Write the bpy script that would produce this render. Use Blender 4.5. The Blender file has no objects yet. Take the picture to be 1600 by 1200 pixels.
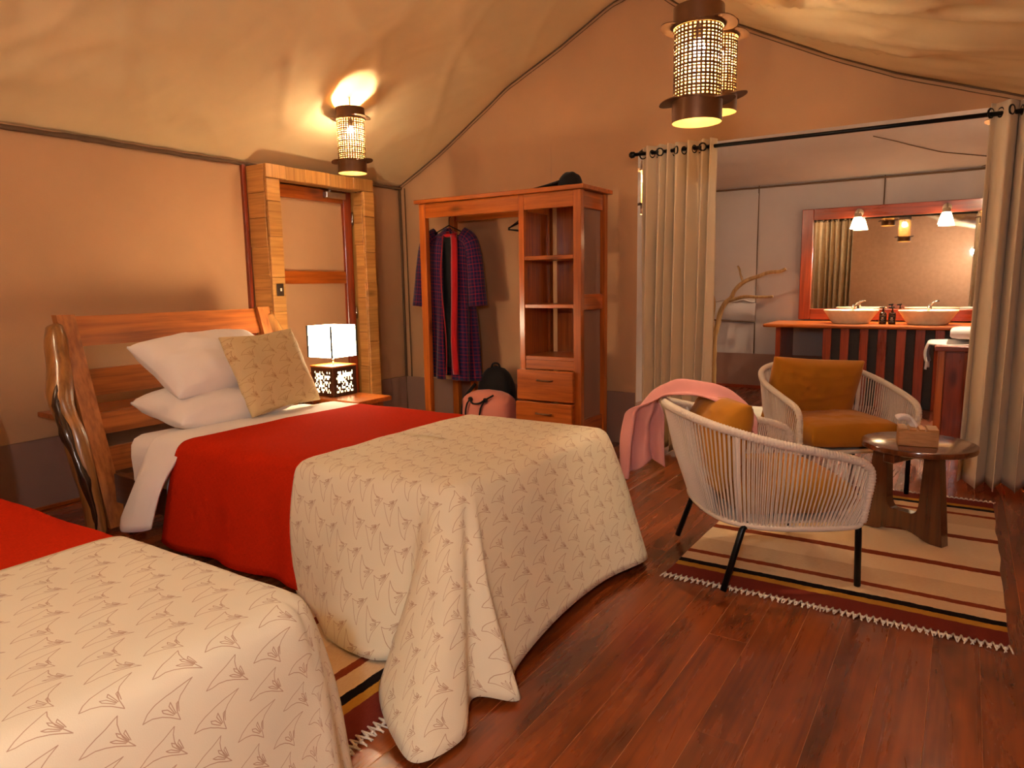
import bpy, bmesh, math, random
import numpy as np
from mathutils import Vector, Matrix, Euler, noise as mnoise

random.seed(7)
SC = bpy.context.scene
COL = SC.collection
PI = math.pi

# ------------------------------------------------------------------ camera, world, exposure
def cam_axes(yaw, pitch, roll):
    cy, sy, cp, sp, cr, sr = math.cos(yaw), math.sin(yaw), math.cos(pitch), math.sin(pitch), math.cos(roll), math.sin(roll)
    f = Vector((sy * cp, cy * cp, -sp)); r = Vector((cy, -sy, 0)); d = f.cross(r)
    return r * cr + d * sr, -r * sr + d * cr, f
cx_, cd_, cf_ = cam_axes(math.radians(-32.902), math.radians(8.026), math.radians(0.8752))
cam_data = bpy.data.cameras.new('camera'); cam = bpy.data.objects.new('camera', cam_data); COL.objects.link(cam)
cam_data.sensor_width = 36.0; cam_data.lens = 1093.556 / 1600 * 36.0; cam_data.clip_start = 0.05
cu_ = -cd_; cb_ = -cf_
cam.matrix_world = Matrix(((cx_.x, cu_.x, cb_.x, 0), (cx_.y, cu_.y, cb_.y, 0), (cx_.z, cu_.z, cb_.z, 1.2), (0, 0, 0, 1)))
SC.camera = cam
world = bpy.data.worlds.new('world'); SC.world = world; world.use_nodes = True
world.node_tree.nodes['Background'].inputs[0].default_value = (0.02, 0.02, 0.03, 1)
world.node_tree.nodes['Background'].inputs[1].default_value = 0.3
vs = SC.view_settings
vs.view_transform = 'Standard'; vs.look = 'None'; vs.gamma = 1.0; vs.use_curve_mapping = False
vs.exposure = 0.95
SC.cycles.max_bounces = 6; SC.cycles.diffuse_bounces = 4; SC.cycles.adaptive_threshold = .07; SC.cycles.adaptive_min_samples = 16; SC.cycles.caustics_reflective = False; SC.cycles.caustics_refractive = False; SC.cycles.glossy_bounces = 3; SC.cycles.transmission_bounces = 3
WARM = (1.0, 0.80, 0.54)          # colour of every bulb in the tent
SCONCE_W = 60.0
FILL_W = 50.0; NEUTRAL = (.97, 1.0, 1.06)  # strength and colour of the added globe behind the camera

# ------------------------------------------------------------------ helpers
def lin(r, g, b):
    f = lambda c: (c / 255 / 12.92) if c / 255 <= 0.04045 else ((c / 255 + 0.055) / 1.055) ** 2.4
    return (f(r), f(g), f(b), 1)

class MB:
    def __init__(s): s.v = []; s.f = []; s.uv = []
    def add(s, vs_, fs, uvs=None):
        o = len(s.v); s.v += [tuple(p) for p in vs_]; s.f += [tuple(i + o for i in q) for q in fs]
        s.uv += list(uvs) if uvs is not None else [(p[0], p[1]) for p in vs_]
        return s
    def box(s, lo, hi, bev=0.003, M=None):
        x0, y0, z0 = lo; x1, y1, z1 = hi
        b = min(bev, (x1 - x0) * .3, (y1 - y0) * .3, (z1 - z0) * .3)
        C = [(x0, x1), (y0, y1), (z0, z1)]
        vs_ = []; idx = {}
        for i in (0, 1):
            for j in (0, 1):
                for k in (0, 1):
                    c = (C[0][i], C[1][j], C[2][k]); sg = (1 if i == 0 else -1, 1 if j == 0 else -1, 1 if k == 0 else -1)
                    for a in range(3):
                        p = [c[t] + (b * sg[t] if t != a else 0) for t in range(3)]
                        idx[(i, j, k, a)] = len(vs_); vs_.append(p)
        fs = []
        for a in range(3):
            u, w = (a + 1) % 3, (a + 2) % 3
            for e in (0, 1):
                q = []
                for (m, n) in ((0, 0), (1, 0), (1, 1), (0, 1)):
                    t = [0, 0, 0]; t[a] = e; t[u] = m; t[w] = n; q.append(idx[(t[0], t[1], t[2], a)])
                fs.append(q if e else q[::-1])
        for a in range(3):
            u, w = (a + 1) % 3, (a + 2) % 3
            for m in (0, 1):
                for n in (0, 1):
                    t0 = [0, 0, 0]; t0[u] = m; t0[w] = n; t1 = list(t0); t1[a] = 1
                    q = [idx[(*t0, u)], idx[(*t1, u)], idx[(*t1, w)], idx[(*t0, w)]]
                    fs.append(q if (m == n) else q[::-1])
        for i in (0, 1):
            for j in (0, 1):
                for k in (0, 1):
                    q = [idx[(i, j, k, a)] for a in range(3)]
                    fs.append(q if (i + j + k) % 2 else q[::-1])
        if M is not None: vs_ = [tuple(M @ Vector(p)) for p in vs_]
        return s.add(vs_, fs)
    def tube(s, pts, rad, n=10, cap=True, squash=None):
        pts = [Vector(p) for p in pts]; m = len(pts)
        rads = [rad] * m if not hasattr(rad, '__len__') else rad
        t0 = (pts[1] - pts[0]).normalized()
        ref = Vector((0, 0, 1)) if abs(t0.z) < .9 else Vector((1, 0, 0))
        nrm = (ref - t0 * ref.dot(t0)).normalized()
        vs_ = []; uv = []; L = 0
        for i, p in enumerate(pts):
            t = (pts[min(i + 1, m - 1)] - pts[max(i - 1, 0)]).normalized()
            nrm = (nrm - t * nrm.dot(t)).normalized(); bn = t.cross(nrm)
            if i: L += (p - pts[i - 1]).length
            for k in range(n):
                a = 2 * PI * k / n
                vs_.append(p + (nrm * math.cos(a) + bn * math.sin(a) * (squash or 1)) * rads[i]); uv.append((k / n, L))
        fs = [(i * n + k, i * n + (k + 1) % n, (i + 1) * n + (k + 1) % n, (i + 1) * n + k) for i in range(m - 1) for k in range(n)]
        if cap: fs += [tuple(range(n))[::-1], tuple((m - 1) * n + k for k in range(n))]
        return s.add(vs_, fs, uv)
    def lathe(s, prof, n=32, c=(0, 0, 0), M=None):
        vs_ = []; uv = []
        for (r, z) in prof:
            for k in range(n):
                a = 2 * PI * k / n; vs_.append((c[0] + r * math.cos(a), c[1] + r * math.sin(a), c[2] + z)); uv.append((k / n, z))
        m = len(prof)
        fs = [(i * n + k, i * n + (k + 1) % n, (i + 1) * n + (k + 1) % n, (i + 1) * n + k) for i in range(m - 1) for k in range(n)]
        if prof[0][0] > 1e-5: pass
        if M is not None: vs_ = [tuple(M @ Vector(p)) for p in vs_]
        return s.add(vs_, fs, uv)
    def disc(s, c, r, n=32, up=True):
        vs_ = [(c[0] + r * math.cos(2 * PI * k / n), c[1] + r * math.sin(2 * PI * k / n), c[2]) for k in range(n)]
        return s.add(vs_, [tuple(range(n)) if up else tuple(range(n))[::-1]])
    def grid(s, fn, nu, nv, uvfn=None, flip=False):
        vs_ = []; uv = []
        for i in range(nu + 1):
            for j in range(nv + 1):
                p = fn(i / nu, j / nv); vs_.append(p); uv.append(uvfn(i / nu, j / nv) if uvfn else (i / nu, j / nv))
        fs = []
        for i in range(nu):
            for j in range(nv):
                a = i * (nv + 1) + j; q = (a, a + nv + 1, a + nv + 2, a + 1)
                fs.append(q[::-1] if flip else q)
        return s.add(vs_, fs, uv)
    def prism(s, poly, lo, hi, axis='Y'):
        # poly: list of 2D points, extruded along axis
        n = len(poly)
        mk = {'Y': lambda p, t: (p[0], t, p[1]), 'X': lambda p, t: (t, p[0], p[1]), 'Z': lambda p, t: (p[0], p[1], t)}[axis]
        vs_ = [mk(p, lo) for p in poly] + [mk(p, hi) for p in poly]
        fs = [tuple(range(n)), tuple(range(n, 2 * n))[::-1]] + [(i, i + n, (i + 1) % n + n, (i + 1) % n) for i in range(n)]
        return s.add(vs_, fs)
    def move(s, d):
        s.v = [(p[0] + d[0], p[1] + d[1], p[2] + d[2]) for p in s.v]; return s
    def xf(s, M):
        s.v = [tuple(M @ Vector(p)) for p in s.v]; return s
    def build(s, name, mat, parent=None, smooth=False, world=True, solid=0, fixn=False):
        me = bpy.data.meshes.new(name)
        vs_ = s.v
        if parent is not None and world:
            L = wloc(parent); vs_ = [(p[0] - L[0], p[1] - L[1], p[2] - L[2]) for p in vs_]
        me.from_pydata(vs_, [], s.f)
        ul = me.uv_layers.new(name='uv')
        li = np.empty(len(me.loops), dtype=np.int32); me.loops.foreach_get('vertex_index', li)
        ul.data.foreach_set('uv', np.asarray(s.uv, dtype=np.float32)[li].ravel())
        if fixn:
            bm = bmesh.new(); bm.from_mesh(me); bmesh.ops.recalc_face_normals(bm, faces=bm.faces); bm.to_mesh(me); bm.free()
        if smooth: me.polygons.foreach_set('use_smooth', [True] * len(me.polygons))
        me.materials.append(mat); me.update()
        o = bpy.data.objects.new(name, me); COL.objects.link(o)
        if parent is not None: o.parent = parent
        if smooth == 'auto':
            md = o.modifiers.new('en', 'EDGE_SPLIT'); md.split_angle = math.radians(38)
        if solid:
            md = o.modifiers.new('thick', 'SOLIDIFY'); md.thickness = solid; md.offset = -1
        return o

def wloc(o):
    L = Vector((0, 0, 0))
    while o is not None:
        L = L + Vector(o.location); o = o.parent
    return L
def tag(o, label=None, cat=None, group=None, kind=None):
    if label: o['label'] = label
    if cat: o['category'] = cat
    if group: o['group'] = group
    if kind: o['kind'] = kind
    return o
def thing(name, label, cat, loc=(0, 0, 0), rz=0, group=None):
    o = bpy.data.objects.new(name, None); COL.objects.link(o); o.location = loc; o.rotation_euler = (0, 0, rz)
    o.empty_display_size = .1
    return tag(o, label, cat, group)
def struct(o): o['kind'] = 'structure'; return o
def copy_tree(o, parent=None):
    c = o.copy(); COL.objects.link(c); c.parent = parent
    for ch in list(o.children): copy_tree(ch, c)
    return c
def catmull(P, n):
    P = [np.array(p, float) for p in P]; out = []
    for i in range(len(P) - 1):
        p0 = P[max(i - 1, 0)]; p1 = P[i]; p2 = P[i + 1]; p3 = P[min(i + 2, len(P) - 1)]
        for k in range(n):
            t = k / n
            out.append(.5 * (2 * p1 + (p2 - p0) * t + (2 * p0 - 5 * p1 + 4 * p2 - p3) * t * t + (3 * p1 - p0 - 3 * p2 + p3) * t ** 3))
    out.append(P[-1]); return out
def nz(x, y, z=0.0): return mnoise.noise(Vector((x, y, z)))
def sstep(a, b, x):
    t = min(1, max(0, (x - a) / (b - a))); return t * t * (3 - 2 * t)

# ------------------------------------------------------------------ materials
class NT:
    def __init__(s, name):
        s.m = bpy.data.materials.new(name); s.m.use_nodes = True; s.t = s.m.node_tree; s.b = s.t.nodes['Principled BSDF']
    def n(s, typ, **kw):
        nd = s.t.nodes.new(typ)
        for k, v in kw.items():
            if k.startswith('i_'):
                key = k[2:]; key = int(key) if key.isdigit() else key.replace('_', ' ')
                nd.inputs[key].default_value = v
            else: setattr(nd, k, v)
        return nd
    def l(s, a, b): s.t.links.new(a, b)
    def math(s, op, a, b=None, clamp=False):
        nd = s.n('ShaderNodeMath', operation=op, use_clamp=clamp)
        for i, v in enumerate((a, b)):
            if v is None: continue
            if isinstance(v, (int, float)): nd.inputs[i].default_value = v
            else: s.l(v, nd.inputs[i])
        return nd.outputs[0]
    def vmath(s, op, a, b=None, scale=None):
        nd = s.n('ShaderNodeVectorMath', operation=op)
        for i, v in enumerate((a, b)):
            if v is None: continue
            if isinstance(v, tuple): nd.inputs[i].default_value = v
            else: s.l(v, nd.inputs[i])
        if scale is not None: s.l(scale, nd.inputs['Scale'])
        return nd.outputs['Value'] if op in ('DOT_PRODUCT', 'LENGTH', 'DISTANCE') else nd.outputs[0]
    def ramp(s, fac, stops, interp='LINEAR'):
        nd = s.n('ShaderNodeValToRGB'); cr = nd.color_ramp; cr.interpolation = interp
        while len(cr.elements) < len(stops): cr.elements.new(.5)
        for e, (p, c) in zip(cr.elements, stops): e.position = p; e.color = c
        s.l(fac, nd.inputs[0]); return nd.outputs[0]
    def mix(s, fac, a, b, blend='MIX'):
        nd = s.n('ShaderNodeMix', data_type='RGBA', blend_type=blend)
        for key, v in ((0, fac), (6, a), (7, b)):
            if isinstance(v, (int, float)): nd.inputs[key].default_value = v
            elif isinstance(v, tuple): nd.inputs[key].default_value = v
            else: s.l(v, nd.inputs[key])
        return nd.outputs[2]
    def bump(s, h, strength, dist=.01):
        nd = s.n('ShaderNodeBump'); nd.inputs['Strength'].default_value = strength; nd.inputs['Distance'].default_value = dist
        s.l(h, nd.inputs['Height']); s.l(nd.outputs[0], s.b.inputs['Normal'])
    def set(s, **kw):
        for k, v in kw.items():
            key = k.replace('_', ' ')
            if isinstance(v, (int, float, tuple)): s.b.inputs[key].default_value = v
            else: s.l(v, s.b.inputs[key])

def m_canvas(name, col, dark=.8, bump=.25, rough=.9):
    N = NT(name); tc = N.n('ShaderNodeTexCoord')
    n1 = N.n('ShaderNodeTexNoise', i_Scale=1.1, i_Detail=5.0, i_Roughness=.6); N.l(tc.outputs['Object'], n1.inputs['Vector'])
    n2 = N.n('ShaderNodeTexNoise', i_Scale=260.0, i_Detail=2.0); N.l(tc.outputs['Object'], n2.inputs['Vector'])
    c2 = tuple(c * dark for c in col[:3]) + (1,)
    base = N.ramp(n1.outputs[0], [(.3, c2), (.7, col)])
    N.set(Base_Color=N.mix(.12, base, n2.outputs[1], 'SOFT_LIGHT'), Roughness=rough, Specular_IOR_Level=.2)
    N.bump(n2.outputs[0], bump, .002); return N.m
def m_wood(name, c1, c2, axis='Y', scale=1.0, rough=.35, coat=.3, bump=.12, dark=None, vary=.35, knots=True, blotch=0.0):
    N = NT(name); tc = N.n('ShaderNodeTexCoord'); oi = N.n('ShaderNodeObjectInfo')
    off = N.vmath('SCALE', N.n('ShaderNodeCombineXYZ', i_0=13.1, i_1=27.7, i_2=41.3).outputs[0], None, oi.outputs['Random'])
    v0 = N.vmath('ADD', tc.outputs['Object'], off)
    sc = {'X': (1.2, 14, 14), 'Y': (14, 1.2, 14), 'Z': (14, 14, 1.2)}[axis]
    mp = N.n('ShaderNodeMapping'); mp.inputs['Scale'].default_value = tuple(q * scale for q in sc); N.l(v0, mp.inputs[0])
    n1 = N.n('ShaderNodeTexNoise', i_Scale=1.0, i_Detail=6.0, i_Roughness=.62, i_Distortion=.7); N.l(mp.outputs[0], n1.inputs['Vector'])
    mp2 = N.n('ShaderNodeMapping'); mp2.inputs['Scale'].default_value = tuple((3.0 if q < 5 else 70) * scale for q in sc); N.l(v0, mp2.inputs[0])
    n2 = N.n('ShaderNodeTexNoise', i_Scale=1.0, i_Detail=3.0); N.l(mp2.outputs[0], n2.inputs['Vector'])
    base = N.ramp(n1.outputs[0], [(.28, c2), (.5, tuple((a + b) / 2 for a, b in zip(c1, c2))), (.68, c1)])
    base = N.mix(.35, base, N.ramp(n2.outputs[0], [(.3, tuple(.55 * q for q in c2[:3]) + (1,)), (.6, c1)]))
    if knots:
        mp3 = N.n('ShaderNodeMapping'); mp3.inputs['Scale'].default_value = tuple((2.2 if q < 5 else 6) * scale for q in sc); N.l(v0, mp3.inputs[0])
        vo = N.n('ShaderNodeTexVoronoi', i_Scale=1.0); N.l(mp3.outputs[0], vo.inputs['Vector'])
        k = N.ramp(vo.outputs['Distance'], [(.05, (1, 1, 1, 1)), (.17, (0, 0, 0, 1))])
        base = N.mix(N.math('MULTIPLY', k, .7), base, tuple(.3 * q for q in (dark or c2)[:3]) + (1,))
    if blotch:
        mp4 = N.n('ShaderNodeMapping'); mp4.inputs['Scale'].default_value = tuple(1.6 if q < 5 else 4.5 for q in sc); N.l(v0, mp4.inputs[0])
        n4 = N.n('ShaderNodeTexNoise', i_Scale=1.0, i_Detail=3.0, i_Roughness=.55); N.l(mp4.outputs[0], n4.inputs['Vector'])
        base = N.mix(N.math('MULTIPLY', N.ramp(n4.outputs[0], [(.50, (0, 0, 0, 1)), (.70, (1, 1, 1, 1))]), blotch), base, tuple(.38 * q for q in c2[:3]) + (1,))
    rnd = N.ramp(oi.outputs['Random'], [(0, (1 - vary,) * 3 + (1,)), (1, (1, 1, 1, 1))])
    base = N.mix(1.0, base, rnd, 'MULTIPLY')
    N.set(Base_Color=base, Roughness=N.math('ADD', N.math('MULTIPLY', n1.outputs[0], .25), rough - .12), Coat_Weight=coat, Coat_Roughness=.15)
    N.bump(n2.outputs[0], bump, .003); return N.m
def m_fabric(name, col, rough=.9, scale=500, bump=.2, sheen=.2, var=.12, wr=0.0):
    N = NT(name); tc = N.n('ShaderNodeTexCoord')
    n1 = N.n('ShaderNodeTexNoise', i_Scale=6.0, i_Detail=4.0); N.l(tc.outputs['Object'], n1.inputs['Vector'])
    n2 = N.n('ShaderNodeTexNoise', i_Scale=float(scale), i_Detail=1.0); N.l(tc.outputs['Object'], n2.inputs['Vector'])
    c2 = tuple(c * (1 - var) for c in col[:3]) + (1,)
    N.set(Base_Color=N.ramp(n1.outputs[0], [(.3, c2), (.7, col)]), Roughness=rough, Sheen_Weight=sheen, Specular_IOR_Level=.15)
    h = n2.outputs[0]
    if wr: 
        n3 = N.n('ShaderNodeTexNoise', i_Scale=9.0, i_Detail=3.0, i_Distortion=1.2); N.l(tc.outputs['Object'], n3.inputs['Vector'])
        h = N.math('ADD', h, N.math('MULTIPLY', n3.outputs[0], wr))
    N.bump(h, bump, .003); return N.m
def m_plain(name, col, rough=.5, metal=0.0, emit=None, strength=0.0, spec=.5, coat=0.0):
    N = NT(name); tc = N.n('ShaderNodeTexCoord')
    n1 = N.n('ShaderNodeTexNoise', i_Scale=30.0, i_Detail=3.0); N.l(tc.outputs['Object'], n1.inputs['Vector'])
    N.set(Base_Color=N.ramp(n1.outputs[0], [(.3, tuple(.88 * c for c in col[:3]) + (1,)), (.7, col)]), Roughness=rough, Metallic=metal, Specular_IOR_Level=spec, Coat_Weight=coat)
    if emit: N.set(Emission_Color=tuple(emit) + (1,) if len(emit) == 3 else emit, Emission_Strength=strength)
    return N.m
def m_linen(name, col, var=.18):
    # plain weave with visible slubs, follows the cloth's own uv
    N = NT(name); uv = N.n('ShaderNodeUVMap')
    hs = []
    for sc in ((900, 60, 1), (60, 900, 1)):
        mp = N.n('ShaderNodeMapping'); mp.inputs['Scale'].default_value = sc; N.l(uv.outputs[0], mp.inputs[0])
        n = N.n('ShaderNodeTexNoise', i_Scale=1.0, i_Detail=2.0); N.l(mp.outputs[0], n.inputs['Vector']); hs.append(n.outputs[0])
    h = N.math('ADD', hs[0], hs[1])
    c2 = tuple(c * (1 - 2 * var) for c in col[:3]) + (1,)
    N.set(Base_Color=N.ramp(N.math('MULTIPLY', h, .5), [(.35, c2), (.62, col)]), Roughness=1.0, Specular_IOR_Level=.02)
    N.bump(h, .25, .002); return N.m
def m_print(name, ground, line, tile=(.225, .066), width=.0007, rot=-PI / 2):
    # line-drawn lily motif repeated in offset rows, printed along the cloth's uv (metres)
    N = NT(name); uv = N.n('ShaderNodeUVMap')
    mp = N.n('ShaderNodeMapping'); mp.inputs['Rotation'].default_value = (0, 0, rot); N.l(uv.outputs[0], mp.inputs[0])
    wob = N.n('ShaderNodeTexNoise', i_Scale=14.0, i_Detail=1.0); N.l(mp.outputs[0], wob.inputs['Vector'])
    p = N.vmath('ADD', mp.outputs[0], N.vmath('MULTIPLY', N.vmath('SUBTRACT', wob.outputs[1], (.5, .5, .5)), (.008, .008, 0)))
    sp = N.n('ShaderNodeSeparateXYZ'); N.l(p, sp.inputs[0])
    row = N.math('DIVIDE', sp.outputs[1], tile[1]); ri = N.math('FLOOR', row); ry = N.math('FRACT', row)
    colx = N.math('ADD', N.math('DIVIDE', sp.outputs[0], tile[0]), N.math('MULTIPLY', ri, .37)); rx = N.math('FRACT', colx)
    cb = N.n('ShaderNodeCombineXYZ'); N.l(N.math('MULTIPLY', rx, tile[0]), cb.inputs[0]); N.l(N.math('MULTIPLY', ry, tile[1]), cb.inputs[1])
    q = cb.outputs[0]
    A = [[(.02, .40), (.08, .56), (.15, .69), (.23, .80), (.33, .96), (.31, .78), (.31, .60), (.325, .42), (.355, .25), (.40, .06)],
         [(.02, .40), (.07, .39), (.13, .42), (.20, .38), (.27, .29), (.33, .18), (.40, .06)],
         [(.335, .24), (.255, .40), (.235, .47), (.275, .44), (.345, .25)], [(.35, .26), (.29, .50), (.285, .60), (.315, .52), (.36, .27)], [(.365, .28), (.335, .50), (.35, .56), (.375, .26)]]
    B = [[(.48, .44), (.53, .60), (.60, .73), (.69, .83), (.79, .90), (.93, .96), (.86, .82), (.80, .68), (.765, .50), (.75, .30), (.76, .05)],
         [(.48, .44), (.56, .43), (.63, .36), (.69, .24), (.76, .05)],
         [(.715, .26), (.645, .44), (.64, .52), (.68, .47), (.725, .27)], [(.73, .28), (.695, .54), (.71, .62), (.74, .28)], [(.75, .30), (.755, .52), (.775, .56), (.765, .30)]]
    d = None
    for pl in A + B:
        for a, b in zip(pl[:-1], pl[1:]):
            a = (a[0] * tile[0], a[1] * tile[1], 0.0); b = (b[0] * tile[0], b[1] * tile[1], 0.0)
            ba = (b[0] - a[0], b[1] - a[1], 0.0); q2 = ba[0] ** 2 + ba[1] ** 2
            pa = N.vmath('SUBTRACT', q, a)
            h = N.math('DIVIDE', N.vmath('DOT_PRODUCT', pa, ba), q2, clamp=True)
            dd = N.vmath('DISTANCE', pa, N.vmath('SCALE', ba, None, h))
            d = dd if d is None else N.math('MINIMUM', d, dd)
    ink = N.ramp(N.math('DIVIDE', d, width * 2), [(.35, (1, 1, 1, 1)), (.75, (0, 0, 0, 1))])
    tc = N.n('ShaderNodeTexCoord')
    n1 = N.n('ShaderNodeTexNoise', i_Scale=3.0, i_Detail=3.0); N.l(tc.outputs['Object'], n1.inputs['Vector'])
    n2 = N.n('ShaderNodeTexNoise', i_Scale=420.0, i_Detail=1.0); N.l(tc.outputs['Object'], n2.inputs['Vector'])
    g = N.ramp(n1.outputs[0], [(.3, tuple(.93 * c for c in ground[:3]) + (1,)), (.7, ground)])
    N.set(Base_Color=N.mix(N.math('MULTIPLY', ink, .7), g, line), Roughness=.85, Sheen_Weight=.1, Specular_IOR_Level=.2)
    N.bump(n2.outputs[0], .15, .002); return N.m
def m_rug(name, L):
    # woven stripes across the rug's length (object y, metres from the rug's centre)
    N = NT(name); tc = N.n('ShaderNodeTexCoord'); sp = N.n('ShaderNodeSeparateXYZ'); N.l(tc.outputs['Object'], sp.inputs[0])
    nw = N.n('ShaderNodeTexNoise', i_Scale=40.0, i_Detail=2.0); N.l(tc.outputs['Object'], nw.inputs['Vector'])
    y = N.math('ADD', sp.outputs[1], N.math('MULTIPLY', N.math('SUBTRACT', nw.outputs[0], .5), .012))
    t = N.math('DIVIDE', N.math('ADD', N.math('ABSOLUTE', y), 0.0), L / 2)      # 0 centre .. 1 end
    beige = lin(240, 208, 164); tan = lin(224, 188, 146); rust = lin(140, 62, 36); black = lin(24, 16, 16); must = lin(186, 134, 50); mar = lin(118, 46, 34)
    st = [(0, beige), (.204, rust), (.262, beige), (.45, tan), (.642, rust), (.684, tan), (.78, black), (.825, must), (.872, mar)]
    c = N.ramp(t, st, 'CONSTANT')
    mp = N.n('ShaderNodeMapping'); mp.inputs['Scale'].default_value = (60, 420, 1); N.l(tc.outputs['Object'], mp.inputs[0])
    n2 = N.n('ShaderNodeTexNoise', i_Scale=1.0, i_Detail=3.0); N.l(mp.outputs[0], n2.inputs['Vector'])
    N.set(Base_Color=N.mix(.25, c, N.ramp(n2.outputs[0], [(.3, (.3, .3, .3, 1)), (.7, (.85, .85, .85, 1))]), 'OVERLAY'), Roughness=.95, Specular_IOR_Level=.1)
    N.bump(n2.outputs[0], .6, .004); return N.m
def m_plaid(name):
    N = NT(name); uv = N.n('ShaderNodeUVMap'); sp = N.n('ShaderNodeSeparateXYZ'); N.l(uv.outputs[0], sp.inputs[0])
    navy = lin(24, 25, 62); red = lin(136, 30, 38)
    ws = []
    for o_ in (0, 1):
        f = N.math('FRACT', N.math('MULTIPLY', sp.outputs[o_], 17.0))
        a = N.math('LESS_THAN', f, .13); b = N.math('MULTIPLY', N.math('LESS_THAN', N.math('ABSOLUTE', N.math('SUBTRACT', f, .6)), .12), .35)
        ws.append(N.math('MAXIMUM', a, b))
    m = N.math('MULTIPLY', N.math('ADD', ws[0], ws[1]), .48, clamp=True)
    n2 = N.n('ShaderNodeTexNoise', i_Scale=300.0); N.l(uv.outputs[0], n2.inputs['Vector'])
    N.set(Base_Color=N.mix(m, navy, red), Roughness=.95, Sheen_Weight=.3, Specular_IOR_Level=.1); N.bump(n2.outputs[0], .3, .003); return N.m

def bulb_strength(w, area): return w / (area * PI)
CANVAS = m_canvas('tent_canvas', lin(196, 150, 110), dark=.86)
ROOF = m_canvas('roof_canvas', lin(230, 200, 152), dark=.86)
BATHC = m_canvas('bath_canvas', lin(194, 180, 174), dark=.86)
SKIRT = m_canvas('grey_skirt_canvas', lin(152, 116, 100), dark=.85)
PIPE = m_fabric('piping_tape', lin(108, 82, 62), sheen=0)
FLOORM = m_wood('floor_boards', lin(168, 80, 30), lin(114, 46, 16), 'Y', .8, rough=.27, coat=.55, bump=.05, vary=.25, blotch=.8)
FILLER = m_plain('pale_joint_filler', lin(196, 128, 80), .6)
SUBF = m_plain('subfloor', lin(44, 22, 12), .8)
ORANGE = m_wood('varnished_cedar', lin(208, 110, 34), lin(142, 60, 14), 'Z', .9, rough=.32, coat=.4, vary=.18)
ORANGEX = m_wood('varnished_cedar_x', lin(208, 110, 34), lin(142, 60, 14), 'X', .9, rough=.32, coat=.4, vary=.18)
ORANGEY = m_wood('varnished_cedar_y', lin(200, 102, 32), lin(138, 58, 14), 'Y', .9, rough=.32, coat=.4, vary=.18)
HEADY = m_wood('headboard_board', lin(200, 112, 44), lin(110, 46, 14), 'Y', .8, rough=.38, coat=.25, vary=.2)
HEADZ = m_wood('headboard_upright', lin(206, 128, 64), lin(128, 62, 26), 'Z', .8, rough=.38, coat=.25, vary=.1)
LOG = m_wood('live_edge_log', lin(192, 132, 70), lin(96, 56, 26), 'Z', .5, rough=.3, coat=.6, bump=.35, dark=lin(40, 22, 14), vary=.1)
LOGBARK = m_wood('dark_heartwood', lin(70, 42, 26), lin(26, 15, 10), 'Z', .8, rough=.22, coat=.8, bump=.6, vary=.1, knots=False)
BLOCKX = m_wood('pale_pine_block_x', lin(228, 168, 92), lin(184, 116, 54), 'X', .9, rough=.45, coat=.15, vary=.3)
BLOCK = m_wood('pale_pine_block', lin(228, 168, 92), lin(184, 116, 54), 'Y', .9, rough=.45, coat=.15, vary=.3)
BLOCKZ = m_wood('pale_pine_block_z', lin(228, 168, 92), lin(184, 116, 54), 'Z', .9, rough=.45, coat=.15, vary=.3)
REDW = m_wood('red_cedar', lin(166, 64, 24), lin(104, 32, 12), 'Z', .9, rough=.3, coat=.45, vary=.12)
REDWX = m_wood('red_cedar_x', lin(166, 64, 24), lin(104, 32, 12), 'X', .9, rough=.3, coat=.45, vary=.12)
DARKW = m_wood('dark_stained_wood', lin(92, 48, 24), lin(48, 24, 12), 'X', .8, rough=.4, coat=.2)
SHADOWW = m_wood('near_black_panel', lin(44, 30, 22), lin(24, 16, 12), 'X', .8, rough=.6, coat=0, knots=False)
WALNUT = m_wood('walnut_table', lin(128, 68, 34), lin(74, 36, 18), 'Z', .8, rough=.16, coat=1.0, knots=False)
DRIFT = m_wood('driftwood_branch', lin(222, 176, 112), lin(150, 100, 52), 'Z', .8, rough=.5, coat=.1, knots=False)
WHITE = m_fabric('white_cotton', lin(236, 228, 222), scale=700, bump=.12, var=.03, wr=1.5)
REDC = m_linen('red_linen', lin(202, 46, 18))
CREAM = m_print('lily_print_cotton', lin(226, 215, 187), lin(150, 92, 62))
CUSHM = m_print('lily_print_cushion', lin(214, 190, 142), lin(150, 96, 58), tile=(.24, .07), width=.0008, rot=0.0)
MUST = m_fabric('mustard_velvet', lin(184, 118, 28), rough=.85, scale=260, sheen=.1, var=.12)
ROPE = m_fabric('greige_rope', lin(226, 208, 188), rough=.85, scale=350, bump=.5, sheen=.1)
PINK = m_fabric('pink_cotton', lin(222, 150, 140), scale=420, bump=.3, var=.1, wr=1.0)
CURT = m_fabric('beige_curtain', lin(222, 198, 164), scale=420, bump=.25, var=.05)
BLACK = m_plain('black_metal', lin(18, 16, 16), .35, .6)
BLACKF = m_fabric('black_nylon', lin(20, 18, 20), rough=.7, sheen=.1)
CHROME = m_plain('brushed_steel', lin(200, 196, 190), .22, 1.0)
BRONZE = m_plain('hammered_brown_metal', lin(112, 74, 44), .42, .55)
BRONZEIN = m_plain('pale_inner_lining', lin(190, 150, 84), .6, 0)
PINKBAG = m_fabric('dusty_pink_canvas', lin(206, 126, 108), scale=300, bump=.3)
REDF = m_fabric('red_fleece', lin(170, 20, 28), sheen=.3)
PLAID = m_plaid('navy_red_plaid')
CERAMIC = m_plain('stone_basin', lin(226, 212, 180), .35, 0, coat=.2)
AMBER = m_plain('amber_glass', lin(58, 26, 12), .12, 0, coat=.4)
LABELM = m_plain('black_label', lin(22, 20, 20), .5)
LABELW = m_plain('pale_print', lin(214, 200, 180), .6)
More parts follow.
